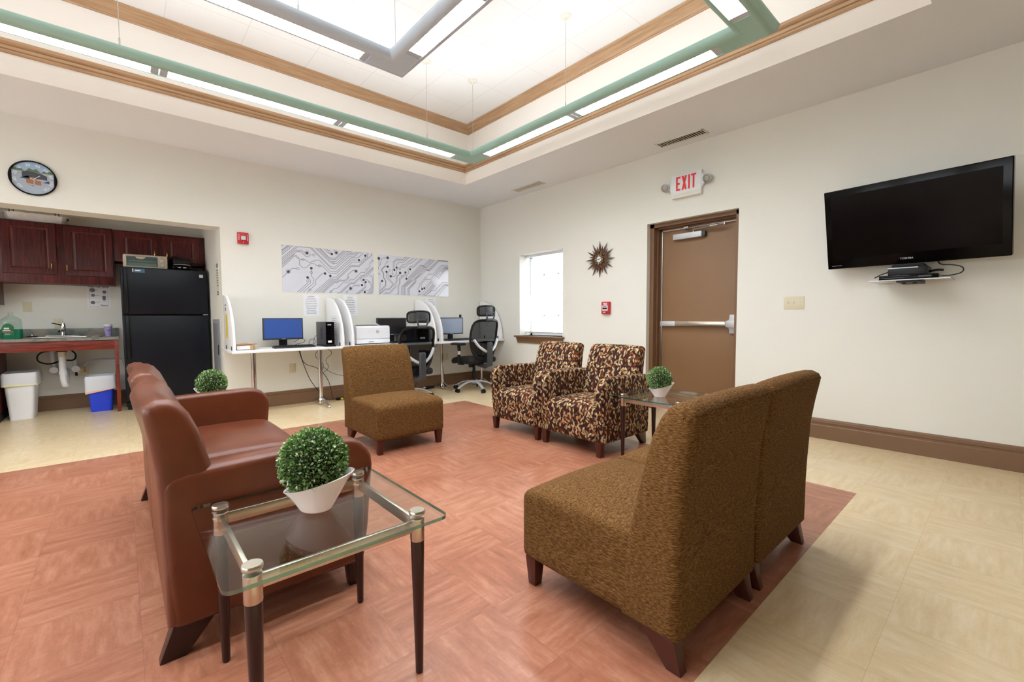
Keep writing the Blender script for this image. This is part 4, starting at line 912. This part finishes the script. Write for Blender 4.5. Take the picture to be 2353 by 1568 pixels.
x = .058; quad([(x, z1-lw), (x+.056, z1-lw), (x+.056, z1), (x, z1)]); quad([(x+.018, z0), (x+.038, z0), (x+.038, z1-lw), (x+.018, z1-lw)])
m.build('lettering', 'exit_red', t, smooth=False)
for s in (-1, 1):
    a = MB().prism([(s*.168, -.06), (s*.20, -.02), (s*.21, .03), (s*.168, .09)], 'y', -.045, -.012).build('side_arm', 'white_plastic', t, bevel=.003)
    c = Vector((s*.235, -.06, .01)); d = Vector((-.15*s, -1, -.35)).normalized(); h = MB().cyl(c-d*.045, c-d*.005, .03, .046, n=24).cyl(c-d*.005, c+d*.012, .046, .046, n=24).build('lamp_head', 'alu_paint', t, bevel=.002); MB().cyl(c+d*.0122, c+d*.016, .04, n=24).build('lamp_lens', 'lens_clear', h); MB().cyl(c+d*.0121, c+d*.0135, .025, .012, n=20).build('bulb', 'silver_plastic', h)
# round thermometer
t = thing('wall_thermometer', 'round black-rimmed thermometer with a picture dial above the kitchen opening', 'thermometer', (-5.226, 0, 2.405)); Rr = .157
MB().lathe([(.15, 0), (Rr, -.002), (Rr, -.02), (.152, -.026), (.146, -.02), (.146, -.008)], n=48, axis='y').build('rim', 'black_gloss', t)
def pic(z0_, z1_, mat, name, fn=None, r=.146, y=-.009):
    m = MB(); top = []; bot = []
    for k in range(25):
        x = -r+2*r*k/24; h = math.sqrt(max(0, r*r-x*x)); f = fn(x) if fn else 0; a, b = max(-h, z0_), min(h, z1_+f)
        if b > a: top.append((x, y, b)); bot.append((x, y, a))
    A = m.pts(top); B = m.pts(bot)
    for i in range(len(A)-1): m.face((A[i], A[i+1], B[i+1], B[i]))
    return m.build(name, mat, t, smooth=False)
pic(-.2, .2, 'picture_pale', 'dial'); pic(.07, .2, 'sky_blue', 'painted_sky', y=-.0093); pic(.055, .075, 'picture_green', 'painted_trees', lambda x: .02*math.sin(x*90)*math.sin(x*37), y=-.0096)
m = MB()
for q in ([(-.07, .0), (.09, -.005), (.09, .03), (.05, .05), (-.03, .06), (-.07, .05)], [(-.09, -.01), (-.02, -.015), (-.03, .02)], [(.06, -.03), (.11, -.035), (.1, -.01)]): m.face(m.pts([(a, -.0099, b) for a, b in q]))
m.build('painted_cabin_roof', 'picture_dark', t, smooth=False); m = MB()
for q in ([(-.045, -.05), (.0, -.055), (.0, -.012), (-.045, -.01)], [(.01, -.055), (.05, -.06), (.05, -.02), (.01, -.015)], [(-.03, -.002), (.03, -.012), (.0, .012)], [(-.04, -.06), (.0, -.075), (.005, -.068)]): m.face(m.pts([(a, -.0102, b) for a, b in q]))
m.build('painted_chairs', 'picture_brown', t, smooth=False); m = MB()
for k, s in enumerate(('-60', '-40', '-20', '0', '20', '40', '60', '80', '100', '120')):
    a = math.radians(-135+30*k); text_mb(m, s, .034, T3((math.sin(a)*.118, -.0105, math.cos(a)*.118)) @ Matrix.Rotation(a, 4, 'Y'), 0, bold=.0004)
m.ribbon([(-.02, .0), (-.002, -.012), (.045, .03)], .004, -.0106); m.build('numerals', 'white_plastic', t, smooth=False)

# ------------------------------------------------------------------ kitchen recess
CY = 1.22
def panel_door(t, x0, x1, z0, z1, y, hx):
    f = .058; a, b, c, e = x0+f, x1-f, z0+f, z1-f
    m = MB().box(x0, x1, y-.012, y, z0, z1)
    for q in ((x0, a, z0, z1), (b, x1, z0, z1), (a, b, z0, c), (a, b, e, z1)): m.box(q[0], q[1], y-.024, y-.012, q[2], q[3])
    d = m.build('door', 'cherry', t, smooth=False)
    def ring(nm, loops):
        m = MB(); L = [m.pts([(x0_, yy, z0_), (x1_, yy, z0_), (x1_, yy, z1_), (x0_, yy, z1_)]) for x0_, x1_, z0_, z1_, yy in loops]
        for A, B in zip(L, L[1:]):
            for i in range(4): m.face((A[i], A[(i+1) % 4], B[(i+1) % 4], B[i]))
        m.build(nm, 'cherry_groove', d, smooth=False)
    ring('panel_moulding', [(a-.012, b+.012, c-.012, e+.012, y-.0245), (a+.004, b-.004, c+.004, e-.004, y-.015), (a+.012, b-.012, c+.012, e-.012, y-.0125)])
    ring('edge_moulding', [(x0-.004, x1+.004, z0-.004, z1+.004, y-.002), (x0-.001, x1+.001, z0-.001, z1+.001, y-.018), (x0+.009, x1-.009, z0+.009, z1-.009, y-.0245)])
    MB().prism([(a+.014, y-.012), (b-.014, y-.012), (b-.034, y-.0215), (a+.034, y-.0215)], 'z', c+.014, e-.014).build('raised_panel', 'cherry', d, smooth=False)
    hz = z0+.085; m = MB(); m.tube([(hx, y-.02, hz-.04), (hx, y-.042, hz-.034), (hx, y-.046, hz), (hx, y-.042, hz+.034), (hx, y-.02, hz+.04)], [.005, .005, .008, .005, .005], 8)
    m.build('handle', 'brass', d)
def cabinet(label, x0, x1, z0, z1, doors):
    t = thing('wall_cabinet', label, 'cabinet', (0, 0, 0), 0, 'dark cherry wall cabinets')
    MB().box(x0, x1, CY, NY-.005, z0, z1).build('body', 'cherry', t, bevel=.002)
    for a, b, c, d, hx in doors: panel_door(t, a, b, c, d, CY, hx)
cabinet('wide dark cherry wall cabinet with two doors above the sink', -5.652, -4.70, 1.508, 2.192, [(-5.605, -5.193, 1.612, 2.178, -5.232), (-5.123, -4.714, 1.608, 2.172, -5.108)])
cabinet('shorter dark cherry wall cabinet above the fridge', -4.698, NX1-.004, 1.806, 2.188, [(-4.664, -4.278, 1.836, 2.166, -4.312), (-4.22, -3.848, 1.832, 2.158, -4.188)])
cabinet('tall dark cherry wall cabinet at the left photo edge beside the sink cabinet', -6.4, -5.655, 1.262, 2.192, [(-6.37, -5.69, 1.29, 2.17, -5.73)])
# counter with sink
ct = thing('counter', 'grey stone-look kitchen counter with a steel sink', 'counter', (-5.4, .9, 0)); ox, oy = -5.4, .9
def b_(m, x0, x1, y0, y1, z0, z1): return m.box(x0-ox, x1-ox, y0-oy, y1-oy, z0, z1)
SX0, SX1, SY0, SY1, TZ = -5.45, -4.98, 1.06, 1.40, .886
m = MB(); b_(m, -6.4, SX0, .9, NY-.002, TZ-.03, TZ); b_(m, SX1, -4.692, .9, NY-.002, TZ-.03, TZ); b_(m, SX0, SX1, .9, SY0, TZ-.03, TZ); b_(m, SX0, SX1, SY1, NY-.002, TZ-.03, TZ); m.build('worktop', 'stone_laminate', ct, smooth=False)
m = MB(); b_(m, -6.4, -4.692, NY-.022, NY-.002, TZ, .985); m.build('backsplash', 'stone_laminate', ct, bevel=.004)
cf = thing('counter_support', 'reddish cherry apron board and front leg carrying the kitchen counter', 'counter support', (ox, oy, 0)); m = MB(); b_(m, -5.66, -4.735, .92, .945, .745, TZ-.031); m.build('apron', 'cherry_h', cf, bevel=.002)
m = MB(); b_(m, -4.735, -4.70, .915, .95, 0, TZ-.031); m.build('leg', 'cherry_h', cf, bevel=.002)
sk = MB(); s0 = [(SX0-ox-.03, SX1-ox+.03, SY0-oy-.03, SY1-oy+.075)]
a, b, c, d = s0[0]
for z, i in ((TZ, 0),): pass
def rr(o, z, q=(SX0-ox, SX1-ox, SY0-oy, SY1-oy)): return sk.pts([(q[0]+o, q[2]+o, z), (q[1]-o, q[2]+o, z), (q[1]-o, q[3]-o, z), (q[0]+o, q[3]-o, z)])
O = sk.pts([(a, c, TZ+.001), (b, c, TZ+.001), (b, d, TZ+.001), (a, d, TZ+.001)]); O2 = sk.pts([(a+.006, c+.006, TZ+.007), (b-.006, c+.006, TZ+.007), (b-.006, d-.006, TZ+.007), (a+.006, d-.006, TZ+.007)]); I = rr(.004, TZ+.005); J = rr(.03, TZ-.13)
for A, B in ((O, O2), (O2, I), (I, J)):
    for i in range(4): sk.face((A[i], A[(i+1) % 4], B[(i+1) % 4], B[i]))
sk.face(J); sk.build('sink', 'steel', ct, smooth=False)
bc = thing('base_cabinet', 'dark cherry base cabinet at the left photo edge under the counter', 'cabinet', (-6.0, 1.2, 0)); MB().box(-.4, .335, -.27, .33, .1, .854).build('body', 'cherry', bc, bevel=.002); MB().box(-.4, .33, -.2, .33, 0, .1).build('toe_kick', 'black_matte', bc); MB().box(-.37, .32, -.29, -.27, .13, .83).build('door', 'cherry', bc, bevel=.005)
fa = thing('faucet', 'chrome single-lever faucet at the back of the sink', 'faucet', (-5.187, 1.43, TZ+.007))
MB().box(-.15, .14, -.028, .028, 0, .012).build('deck_plate', 'chrome', fa, bevel=.005, seg=3); MB().lathe([(.026, .01), (.024, .03), (.023, .10), (.025, .125), (.018, .14), (.016, .16)], n=24).build('body', 'chrome', fa)
MB().tube([(0, 0, .06), (-.01, -.06, .085), (-.02, -.17, .08), (-.02, -.19, .06)], [.016, .011], 12, smooth=2).build('spout', 'chrome', fa); MB().tube([(0, 0, .13), (-.03, -.01, .14), (-.07, -.02, .155), (-.09, -.02, .158)], [.008, .005], 10, smooth=1).build('lever', 'black_gloss', fa)
t = thing('sink_strainer', 'black sink stopper with a metal knob on the counter left of the sink', 'stopper', (-5.43, 1.30, TZ+.0075)); MB().lathe([(.03, 0), (.05, .006), (.045, .012), (.02, .018)], n=28).build('disc', 'black_plastic', t); MB().lathe([(.02, .018), (.018, .024), (.004, .026), (.004, .045), (.007, .048)], n=20).build('knob', 'chrome', t)
t = thing('teaspoon', 'small metal spoon on the counter beside the lilac cup', 'spoon', (-4.86, 1.22, TZ)); MB().tube([(.0, 0, .006), (-.03, .0, .008), (-.07, .0, .004)], .003, 8, smooth=1).build('handle', 'chrome', t); MB().lathe([(.001, 0), (.012, .003), (.015, .008)], (.008, 0, 0), 16, sx=1.3).build('bowl', 'chrome', t)
t = thing('paper_cup', 'lilac cup with a white lid on the counter by the fridge', 'cup', (-4.788, 1.27, TZ)); MB().lathe([(.001, .002), (.03, 0), (.041, .125), (.039, .125)], n=32).build('cup', 'lilac', t); MB().lathe([(.043, .122), (.043, .132), (.036, .136), (.034, .146), (.001, .147)], n=32).build('lid', 'white_plastic', t)
m = MB(); [m.ribbon([(x-.008, z), (x, z-.007), (x+.009, z+.003)], .005, -.0385) for x, z in ((.0, .075), (.014, .08))]; m.build('motif', 'dark_ink', t, smooth=False)
# big soap bottle
t = thing('soap_bottle', 'big clear bottle of green soap at the left end of the counter', 'bottle', (-5.57, 1.2, TZ))
def bp_(ps, sy=.62): return ps
LV = .105
MB().lathe([(.001, .004), (.08, .0), (.086, .012), (.084, LV)], n=36, sy=.6).build('soap', 'green_soap', t)
MB().lathe([(.084, LV+.0005), (.083, .19), (.076, .215), (.05, .235), (.022, .25), (.018, .258), (.018, .27)], n=36, sy=.6).build('bottle', 'bottle_clear', t); MB().lathe([(.019, .27), (.02, .272), (.02, .284), (.014, .287)], n=20).build('cap', 'bottle_clear', t)
def wrap(poly, name, mat, o): 
    m = MB(); n = m.pts([(x, -.6*math.sqrt(max(.0001, .0865**2-x*x))-o, z) for x, z in poly]); m.face(n); m.build(name, mat, t, smooth=False)
for i in range(1):
    m = MB(); top = lambda x: .07+.1*math.sqrt(max(0, 1-((x+.02)/.055)**2)); xs_ = [-.072+.012*k for k in range(9)]
    A = m.pts([(x, -.6*math.sqrt(.0875**2-x*x)-.002, max(.045, top(x))) for x in xs_]); B = m.pts([(x, -.6*math.sqrt(.0875**2-x*x)-.002, .03) for x in xs_])
    for k in range(8): m.face((A[k], A[k+1], B[k+1], B[k]))
    lb = m.build('label_front', 'green_label', t)
    def strip(x0, x1, z0, z1, nm, mat):
        m = MB(); X = [x0+(x1-x0)*k/8 for k in range(9)]; A = m.pts([(x, -.6*math.sqrt(.0875**2-x*x)-.003, z1) for x in X]); B = m.pts([(x, -.6*math.sqrt(.0875**2-x*x)-.003, z0) for x in X])
        for k in range(8): m.face((A[k], A[k+1], B[k+1], B[k]))
        m.build(nm, mat, lb)
    strip(-.066, .02, .072, .08, 'pink_band', 'pink'); strip(-.06, .0, .088, .094, 'white_line', 'paper'); strip(-.05, -.01, .105, .122, 'white_patch', 'paper'); strip(-.045, -.005, .05, .054, 'white_line', 'paper')
# plumbing
t = thing('sink_drain', 'white plastic trap hanging under the sink', 'pipe', (-5.196, 1.25, 0)); MB().lathe([(.045, .72), (.045, .76)], n=24).build('flange', 'black_plastic', t); MB().lathe([(.033, .66), (.035, .665), (.035, .72), (.033, .725)], n=24).build('tailpiece_nut', 'beige_plastic', t)
MB().cyl((0, 0, .45), (0, 0, .665), .032, n=24).build('tailpiece', 'pipe_white', t); m = MB(); m.tube([(0, 0, .47), (.0, 0, .38), (.01, .01, .33), (.02, .06, .315), (.015, .13, .34), (.012, .16, .42), (.012, .2, .46), (.012, .3, .47)], .03, 16, smooth=2); m.cyl((0, 0, .455), (0, 0, .49), .036); m.cyl((.012, .012, .30), (.012, .02, .325), .024); m.build('trap', 'pipe_white', t)
MB().lathe([(.04, -.004), (.055, -.002), (.055, 0)], (.012, .303, .47), 24, axis='y').build('wall_flange', 'pipe_white', t)
def valve(label, x):
    t = thing('shutoff_valve', label, 'valve', (x, 1.48, .5), 0, 'white-capped water valves under the sink'); m = MB(); m.tube([(0, 0, .02), (-.01, -.01, .2), (-.014, -.02, .36)], .021, 14); m.build('pipe_cover', 'pipe_white', t); MB().cyl((0, -.05, 0), (0, .07, 0), .03, n=24).build('body', 'chrome', t); MB().cyl((0, -.065, -.005), (0, -.045, -.005), .037, .04, n=28).build('cap', 'pipe_white', t)
    return t
valve('left white-capped water valve under the sink', -5.285); v2 = valve('right white-capped water valve with a brass tap under the sink', -5.097)
m = MB(); m.cyl((.0, -.03, -.09), (.0, -.03, -.03), .012); m.build('outlet_tail', 'black_plastic', v2); MB().cyl((.01, -.03, -.055), (.11, -.03, -.05), .009).cyl((.07, -.03, -.05), (.07, -.03, .02), .009).build('brass_tap', 'brass', v2)
tag(MB().tube([(-5.025, 1.45, .52), (-5.0, 1.45, .57), (-4.93, 1.46, .60), (-4.8, 1.47, .60), (-4.70, 1.48, .595), (-4.675, 1.48, .57), (-4.672, 1.48, .5)], .0075, 8, smooth=3).build('water_line', 'silver_plastic'), 'grey water tube running from the valve to the fridge', 'hose')
tag(MB().tube([(-5.27, 1.22, .74), (-5.38, 1.2, .72), (-5.40, 1.2, .62), (-5.30, 1.28, .57), (-5.2, 1.34, .62), (-5.1, 1.34, .6), (-5.08, 1.32, .68), (-5.13, 1.31, .74)], .009, 8, smooth=3).build('sprayer_hose', 'black_plastic'), 'black hose looping under the sink around the trap', 'hose')
# bins
def bin_(label, cx, cy, a0, b0, a1, b1, h, mat, film, band, lo, cat='bin'):
    t = thing('waste_bin', label, cat, (cx, cy, 0))
    def sq(a, b, z, r=.03):
        o = []
        for sx, sy, s0_ in ((1, 1, 0), (-1, 1, 90), (-1, -1, 180), (1, -1, 270)):
            for k in range(5): th = math.radians(s0_+22.5*k); o.append((sx*(a-r)+r*math.cos(th), sy*(b-r)+r*math.sin(th), z))
        return o
    m = MB(); R = [m.pts(sq(a0, b0, 0)), m.pts(sq(a0+(a1-a0)*.5, b0+(b1-b0)*.5, h*.5)), m.pts(sq(a1, b1, h)), m.pts(sq(a1-.006, b1-.006, h)), m.pts(sq(a0, b0, .02))]
    for A, B in zip(R, R[1:]):
        for i in range(20): m.face((A[i], A[(i+1) % 20], B[(i+1) % 20], B[i]))
    m.face(R[0][::-1]); m.face(R[-1]); m.build('bucket', mat, t, angle=40)
    rnd = random.Random(5); m = MB(); rows = []
    for z, g in ((h-.1, -.012), (h, -.008), (h+.012, .004), (h-.01, .012), (h-.05, .012), (h-lo, .012), (h-lo-.018, .013)):
        ps = sq(a1+g, b1+g, 0); rows.append(m.pts([(p[0]*(1+rnd.uniform(-.012, .012)), p[1]*(1+rnd.uniform(-.012, .012)), z+rnd.uniform(-.006, .006)+(p[0]*.16 if band == 'pink' and z < h-.03 else 0)) for p in ps]))
    for k, (A, B) in enumerate(zip(rows, rows[1:])):
        for i in range(20): m.face((A[i], A[(i+1) % 20], B[(i+1) % 20], B[i]), 1 if k == 5 else 0)
    m.build('liner', ['bag_film', band_m[band]], t, angle=70); return t
pm('band_yellow', '#E9E3B4', .6); pm('band_pink', '#F0B9AE', .6); band_m = {'yellow': 'band_yellow', 'pink': 'band_pink'}
bin_('white bin with a white liner under the left end of the counter', -5.522, 1.24, .09, .16, .125, .185, .50, 'white_plastic', 0, 'yellow', .11)
bin_('blue bin with a clear liner under the counter beside the fridge', -4.877, 1.20, .095, .125, .125, .15, .41, 'blue_bin', 0, 'pink', .15)
# fridge
fr = thing('refrigerator', 'black two-door refrigerator in the kitchen recess', 'refrigerator', (-4.228, .9, 0)); w2 = .425
MB().box(-w2, w2, .07, .62, .03, 1.71).build('cabinet', 'black_plastic', fr, bevel=.006); 
ud = MB().box(-w2, w2, 0, .066, 1.155, 1.718).build('freezer_door', 'fridge_black', fr, bevel=.012, seg=3); ld = MB().box(-w2, w2, 0, .066, .10, 1.142).build('lower_door', 'fridge_black', fr, bevel=.012, seg=3)
MB().prism([(-w2+.02, -.001), (-w2+.06, -.001), (-w2+.058, -.03), (-w2+.03, -.034)], 'z', 1.17, 1.70).build('handle', 'black_plastic', ud, bevel=.004); MB().prism([(-w2+.02, -.001), (-w2+.06, -.001), (-w2+.058, -.03), (-w2+.03, -.034)], 'z', .62, 1.13).build('handle', 'black_plastic', ld, bevel=.004)
MB().rbox(w2-.085, w2-.045, -.004, .001, 1.625, 1.665, .002, 2, 2).build('badge', 'silver_plastic', ud); MB().box(-.30, -.2, -.0015, 0, 1.655, 1.70).build('energy_sticker', 'blue_label', ud); m = MB().box(-.315, -.305, -.0015, 0, 1.66, 1.70).box(-.29, -.24, -.002, -.0015, 1.672, 1.686); m.build('sticker_mark', 'paper', ud)
MB().box(w2-.06, w2-.01, -.004, .02, 1.143, 1.154).build('hinge', 'chrome', fr); m = MB().box(-w2+.01, w2-.01, .03, .07, .01, .09); m.build('kick_grille', 'black_plastic', fr); m = MB()
for k in range(3): m.box(-w2+.06, w2-.05, .0285, .03, .025+k*.022, .031+k*.022)
m.box(-w2+.05, -w2+.056, .0285, .03, .012, .09); m.build('grille_lines', 'silver_plastic', fr)
[MB().cyl((s*.36, .1, 0), (s*.36, .1, .03), .02).cyl((s*.36, .56, 0), (s*.36, .56, .03), .02).build('foot', 'black_plastic', fr) for s in (-1, 1)]
# toaster oven
t = thing('toaster_oven', 'cream toaster oven on top of the black fridge', 'toaster oven', (-4.41, 1.12, 1.7105)); a, h = .212, .172
MB().rbox(-a, a, -.12, .14, .008, h, .018, 3, 4).build('body', 'beige_plastic', t); MB().box(-a+.03, a-.098, -.1215, -.119, .03, h-.022).build('opening', 'mid_grey', t)
m = MB(); m.box(-a+.04, a-.108, -.1235, -.1216, .034, .068); m.box(-a+.05, a-.115, -.1235, -.1216, .085, .098); m.build('tray_and_rack', 'steel', t); MB().box(-a+.032, a-.1, -.127, -.124, .032, h-.024).build('door_glass', 'bottle_clear', t)
MB().prism([(-.1, h-.028), (.0, h-.028), (-.015, h-.05), (-.035, h-.058), (-.065, h-.058), (-.085, h-.05)], 'y', -.145, -.127).build('handle', 'beige_plastic', t, bevel=.004)
for z in (.052, .108): MB().cyl((a-.055, -.12, z), (a-.055, -.14, z), .022, .019, n=24).build('knob', 'beige_plastic', t, bevel=.002)
MB().box(a-.068, a-.05, -.1215, -.119, .145, .15).build('indicator', 'black_ink', t); [MB().cyl((s*.18, y, 0), (s*.18, y, .01), .012).build('foot', 'black_plastic', t) for s in (-1, 1) for y in (-.09, .1)]
# black grill
t = thing('contact_grill', 'black tabletop grill on the fridge beside the toaster oven', 'grill', (-4.055, 1.06, 1.7105))
MB().rbox(-.1, .1, -.08, .12, .012, .07, .02).build('base', 'black_gloss', t); MB().rbox(-.09, .09, -.06, .12, .075, .15, .02).build('lid', 'black_plastic', t); MB().rbox(-.1, .1, .0, .14, .145, .165, .008).build('lid_top', 'black_matte', t)
m = MB(); m.box(-.045, -.012, -.0815, -.079, .034, .046); m.box(.012, .045, -.0815, -.079, .034, .046); m.tube([(-.085, -.065, .075), (0, -.083, .082), (.085, -.065, .075)], .004, 8, smooth=1); m.build('front_trim', 'silver_plastic', t); m = MB(); m.tube([(-.1, .1, .03), (-.13, .08, .1), (-.11, .02, .17), (-.06, .02, .19), (-.02, .05, .165)], .005, 8, smooth=2); m.build('power_cord', 'black_plastic', t); [MB().cyl((s*.08, y, 0), (s*.08, y, .014), .012).build('foot', 'black_plastic', t) for s in (-1, 1) for y in (-.06, .1)]
# foil roasting pan on the cabinets
t = thing('foil_pan', 'crumpled foil roasting pan on top of the cabinet above the sink', 'pan', (-5.345, 1.38, 2.1925)); rnd = random.Random(2); m = MB(); rows = []
for z, g in ((0, 0), (.045, .012), (.085, .022), (.09, .038), (.083, .036)):
    ps = []
    for k in range(40):
        th = 2*PI*k/40; c, s = math.cos(th), math.sin(th); q = (abs(c)**6+abs(s)**6)**(-1/6); ps.append(((.222+g)*c*q+rnd.uniform(-.003, .003), (.12+g)*s*q+rnd.uniform(-.004, .004), z+(rnd.uniform(-.003, .003) if z else 0)))
    rows.append(m.pts(ps))
for A, B in zip(rows, rows[1:]):
    for i in range(40): m.face((A[i], A[(i+1) % 40], B[(i+1) % 40], B[i]))
m.face(rows[0][::-1]); m.build('pan', 'foil', t, angle=20)
for s in (-1, 1): MB().tube([(s*.16, -.15, .085), (s*.16, -.16, .12), (s*.19, -.16, .12), (s*.19, -.15, .085)], .004, 6).build('handle', 'black_plastic', t)
# hand-washing sheet
t = thing('notice', 'white hand-washing notice on the kitchen wall under the cabinet', 'notice', (-4.865, NY-.001, 1.385)); MB().box(-.108, .108, -.0012, 0, -.145, .145).build('sheet', 'paper', t)
m = MB(); text_mb(m, 'Wash Your Hands', .026, T3((0, -.0016, .118)), 0, bold=.0006); m.build('heading', 'black_ink', t, smooth=False); m = MB(); text_mb(m, 'Please!', .024, T3((.05, -.0016, -.115)), 0, bold=.0005); m.build('closing_word', 'black_ink', t, smooth=False)
m = MB()
for p, q in (((-.085, .1), (-.085, -.13)), ((.085, .1), (.085, -.13)), ((-.085, -.13), (.085, -.13)), ((-.085, .103), (.085, .103))): m.ribbon([p, q], .0016, -.0016)
for x, z in ((-.02, .075), (.05, .03), (-.01, .01), (.05, -.06), (-.01, -.075)): m.ribbon([(x-.015, z), (x+.018, z)], .004, -.0016)
for x, z, r in ((-.055, .075, .026), (.055, .055, .019), (-.05, .01, .018), (.05, -.01, .018), (.05, -.035, .017), (-.055, -.08, .022)): m.disc((x, z), r, -.0017, 14); 
m.build('drawings', 'ink', t, smooth=False)
# sign on the recess side wall and the metal panel below
t = thing('wall_sign', 'narrow black-lettered sign on the recess side wall beside the fridge', 'sign', (NX1-.001, .26, 1.575), -PI/2); MB().box(-.085, .085, -.003, 0, -.2, .2).build('plate', 'off_white', t); m = MB(); text_mb(m, 'KEEP', .055, T3((0, -.0035, .155)), 0, bold=.002)
for k in range(7): m.ribbon([(-.06, .10-k*.03), (.06, .10-k*.03)], .007, -.0035)
for z in (-.16, -.185): m.ribbon([(-.05, z), (.05, z)], .014, -.0035)
m.build('lettering', 'black_ink', t, smooth=False)
t = thing('electrical_panel', 'grey metal panel door on the recess side wall right of the fridge', 'panel', (NX1-.001, .42, .72), -PI/2); MB().box(-.27, .27, -.012, 0, -.37, .37).build('frame', 'alu_paint', t, bevel=.003); MB().box(-.215, .215, -.018, -.012, -.32, .32).build('door', 'mid_grey', t, bevel=.003); MB().box(.16, .18, -.026, -.018, -.06, .06).build('latch', 'black_plastic', t, bevel=.002)

# ------------------------------------------------------------------ television and shelf
tv = thing('television', 'black flat television tilted down on the right wall', 'television', (-.198, -5.545, 1.49)); yaw, tilt = -PI/2-.105, math.radians(13)
tv.rotation_euler = (-tilt*0, 0, yaw)
def tilted(mb): return mb.xf(Matrix.Rotation(tilt, 4, 'X'))
TW, TH = .522, .635
m = MB(); m.box(-TW, TW, .0, .06, 0, TH); tilted(m); m.build('bezel', 'black_gloss', tv, bevel=.006, seg=3)
m = MB(); m.box(-TW+.045, TW-.045, -.001, .002, .085, TH-.05); tilted(m); m.build('screen', 'tv_screen', tv, smooth=False)
m = MB(); m.box(-.4, .4, .06, .1, .08, .55); tilted(m); m.build('rear_cover', 'black_matte', tv, bevel=.01)
m = MB(); text_mb(m, 'TOSHIBA', .019, T3((-.01, -.0008, .042)), 0, bold=.0003); tilted(m); m.build('lettering', 'silver_plastic', tv, smooth=False)
m = MB(); m.box(-TW+.03, -TW+.1, -.0008, 0, .024, .028); tilted(m); m.build('small_print', 'mid_grey', tv, smooth=False)
m = MB(); m.box(-.12, .12, .235, .25, .12, .45); m.build('wall_plate', 'black_plastic', tv); m = MB(); m.box(-.03, .03, .02, .24, .26, .32); m.build('mount_arm', 'black_plastic', tv)
sh = thing('wall_shelf', 'thin glass wall shelf under the television', 'shelf', (0, -5.56, 1.358), -PI/2); m = MB().box(-.225, .225, -.34, -.01, 0, .007); m.mi = [0, 0, 1, 1, 1, 1]; m.build('glass_plate', ['glass', 'alu_paint'], sh, smooth=False); MB().box(-.065, .065, -.33, -.005, -.014, -.001).build('bracket', 'black_plastic', sh, bevel=.002)
m = MB(); [m.cyl((x, -.25, -.022), (x, -.25, -.014), .012) for x in (-.03, .03)]; m.build('bolts', 'black_plastic', sh)
t = thing('media_player', 'slim black media player lying on the glass wall shelf', 'media player', (0, -5.555, 1.3655), -PI/2); MB().box(-.165, .165, -.30, -.06, 0, .034).build('case', 'black_gloss', t, bevel=.003); m = MB(); m.box(-.15, -.02, -.3012, -.30, .012, .016).box(.06, .13, -.3012, -.30, .014, .026); m.build('front_marks', 'dark_grey', t)
t = thing('cable_box', 'black cable box stacked on the media player under the television', 'cable box', (0, -5.55, 1.40), -PI/2); MB().box(-.11, .11, -.29, -.07, 0, .062).build('case', 'black_plastic', t, bevel=.004); MB().box(-.09, .09, -.28, -.09, .0625, .08).build('top_unit', 'black_matte', t, bevel=.003); MB().box(-.112, .06, -.2925, -.29, .05, .056).build('front_strip', 'silver_plastic', t)
cable('black cord with a plug beside the cable box under the television', [(-.2, -5.66, 1.42), (-.22, -5.70, 1.43), (-.22, -5.74, 1.425)], .008)
cable('black cord looping from the television to the shelf end', [(-.14, -5.70, 1.50), (-.2, -5.72, 1.465), (-.22, -5.78, 1.46), (-.22, -5.84, 1.44), (-.22, -5.84, 1.40), (-.2, -5.78, 1.385), (-.2, -5.73, 1.385)], .004)
cable('black cords hanging off the near left end of the glass wall shelf', [(-.25, -5.44, 1.43), (-.3, -5.40, 1.41), (-.33, -5.37, 1.385)], .004)
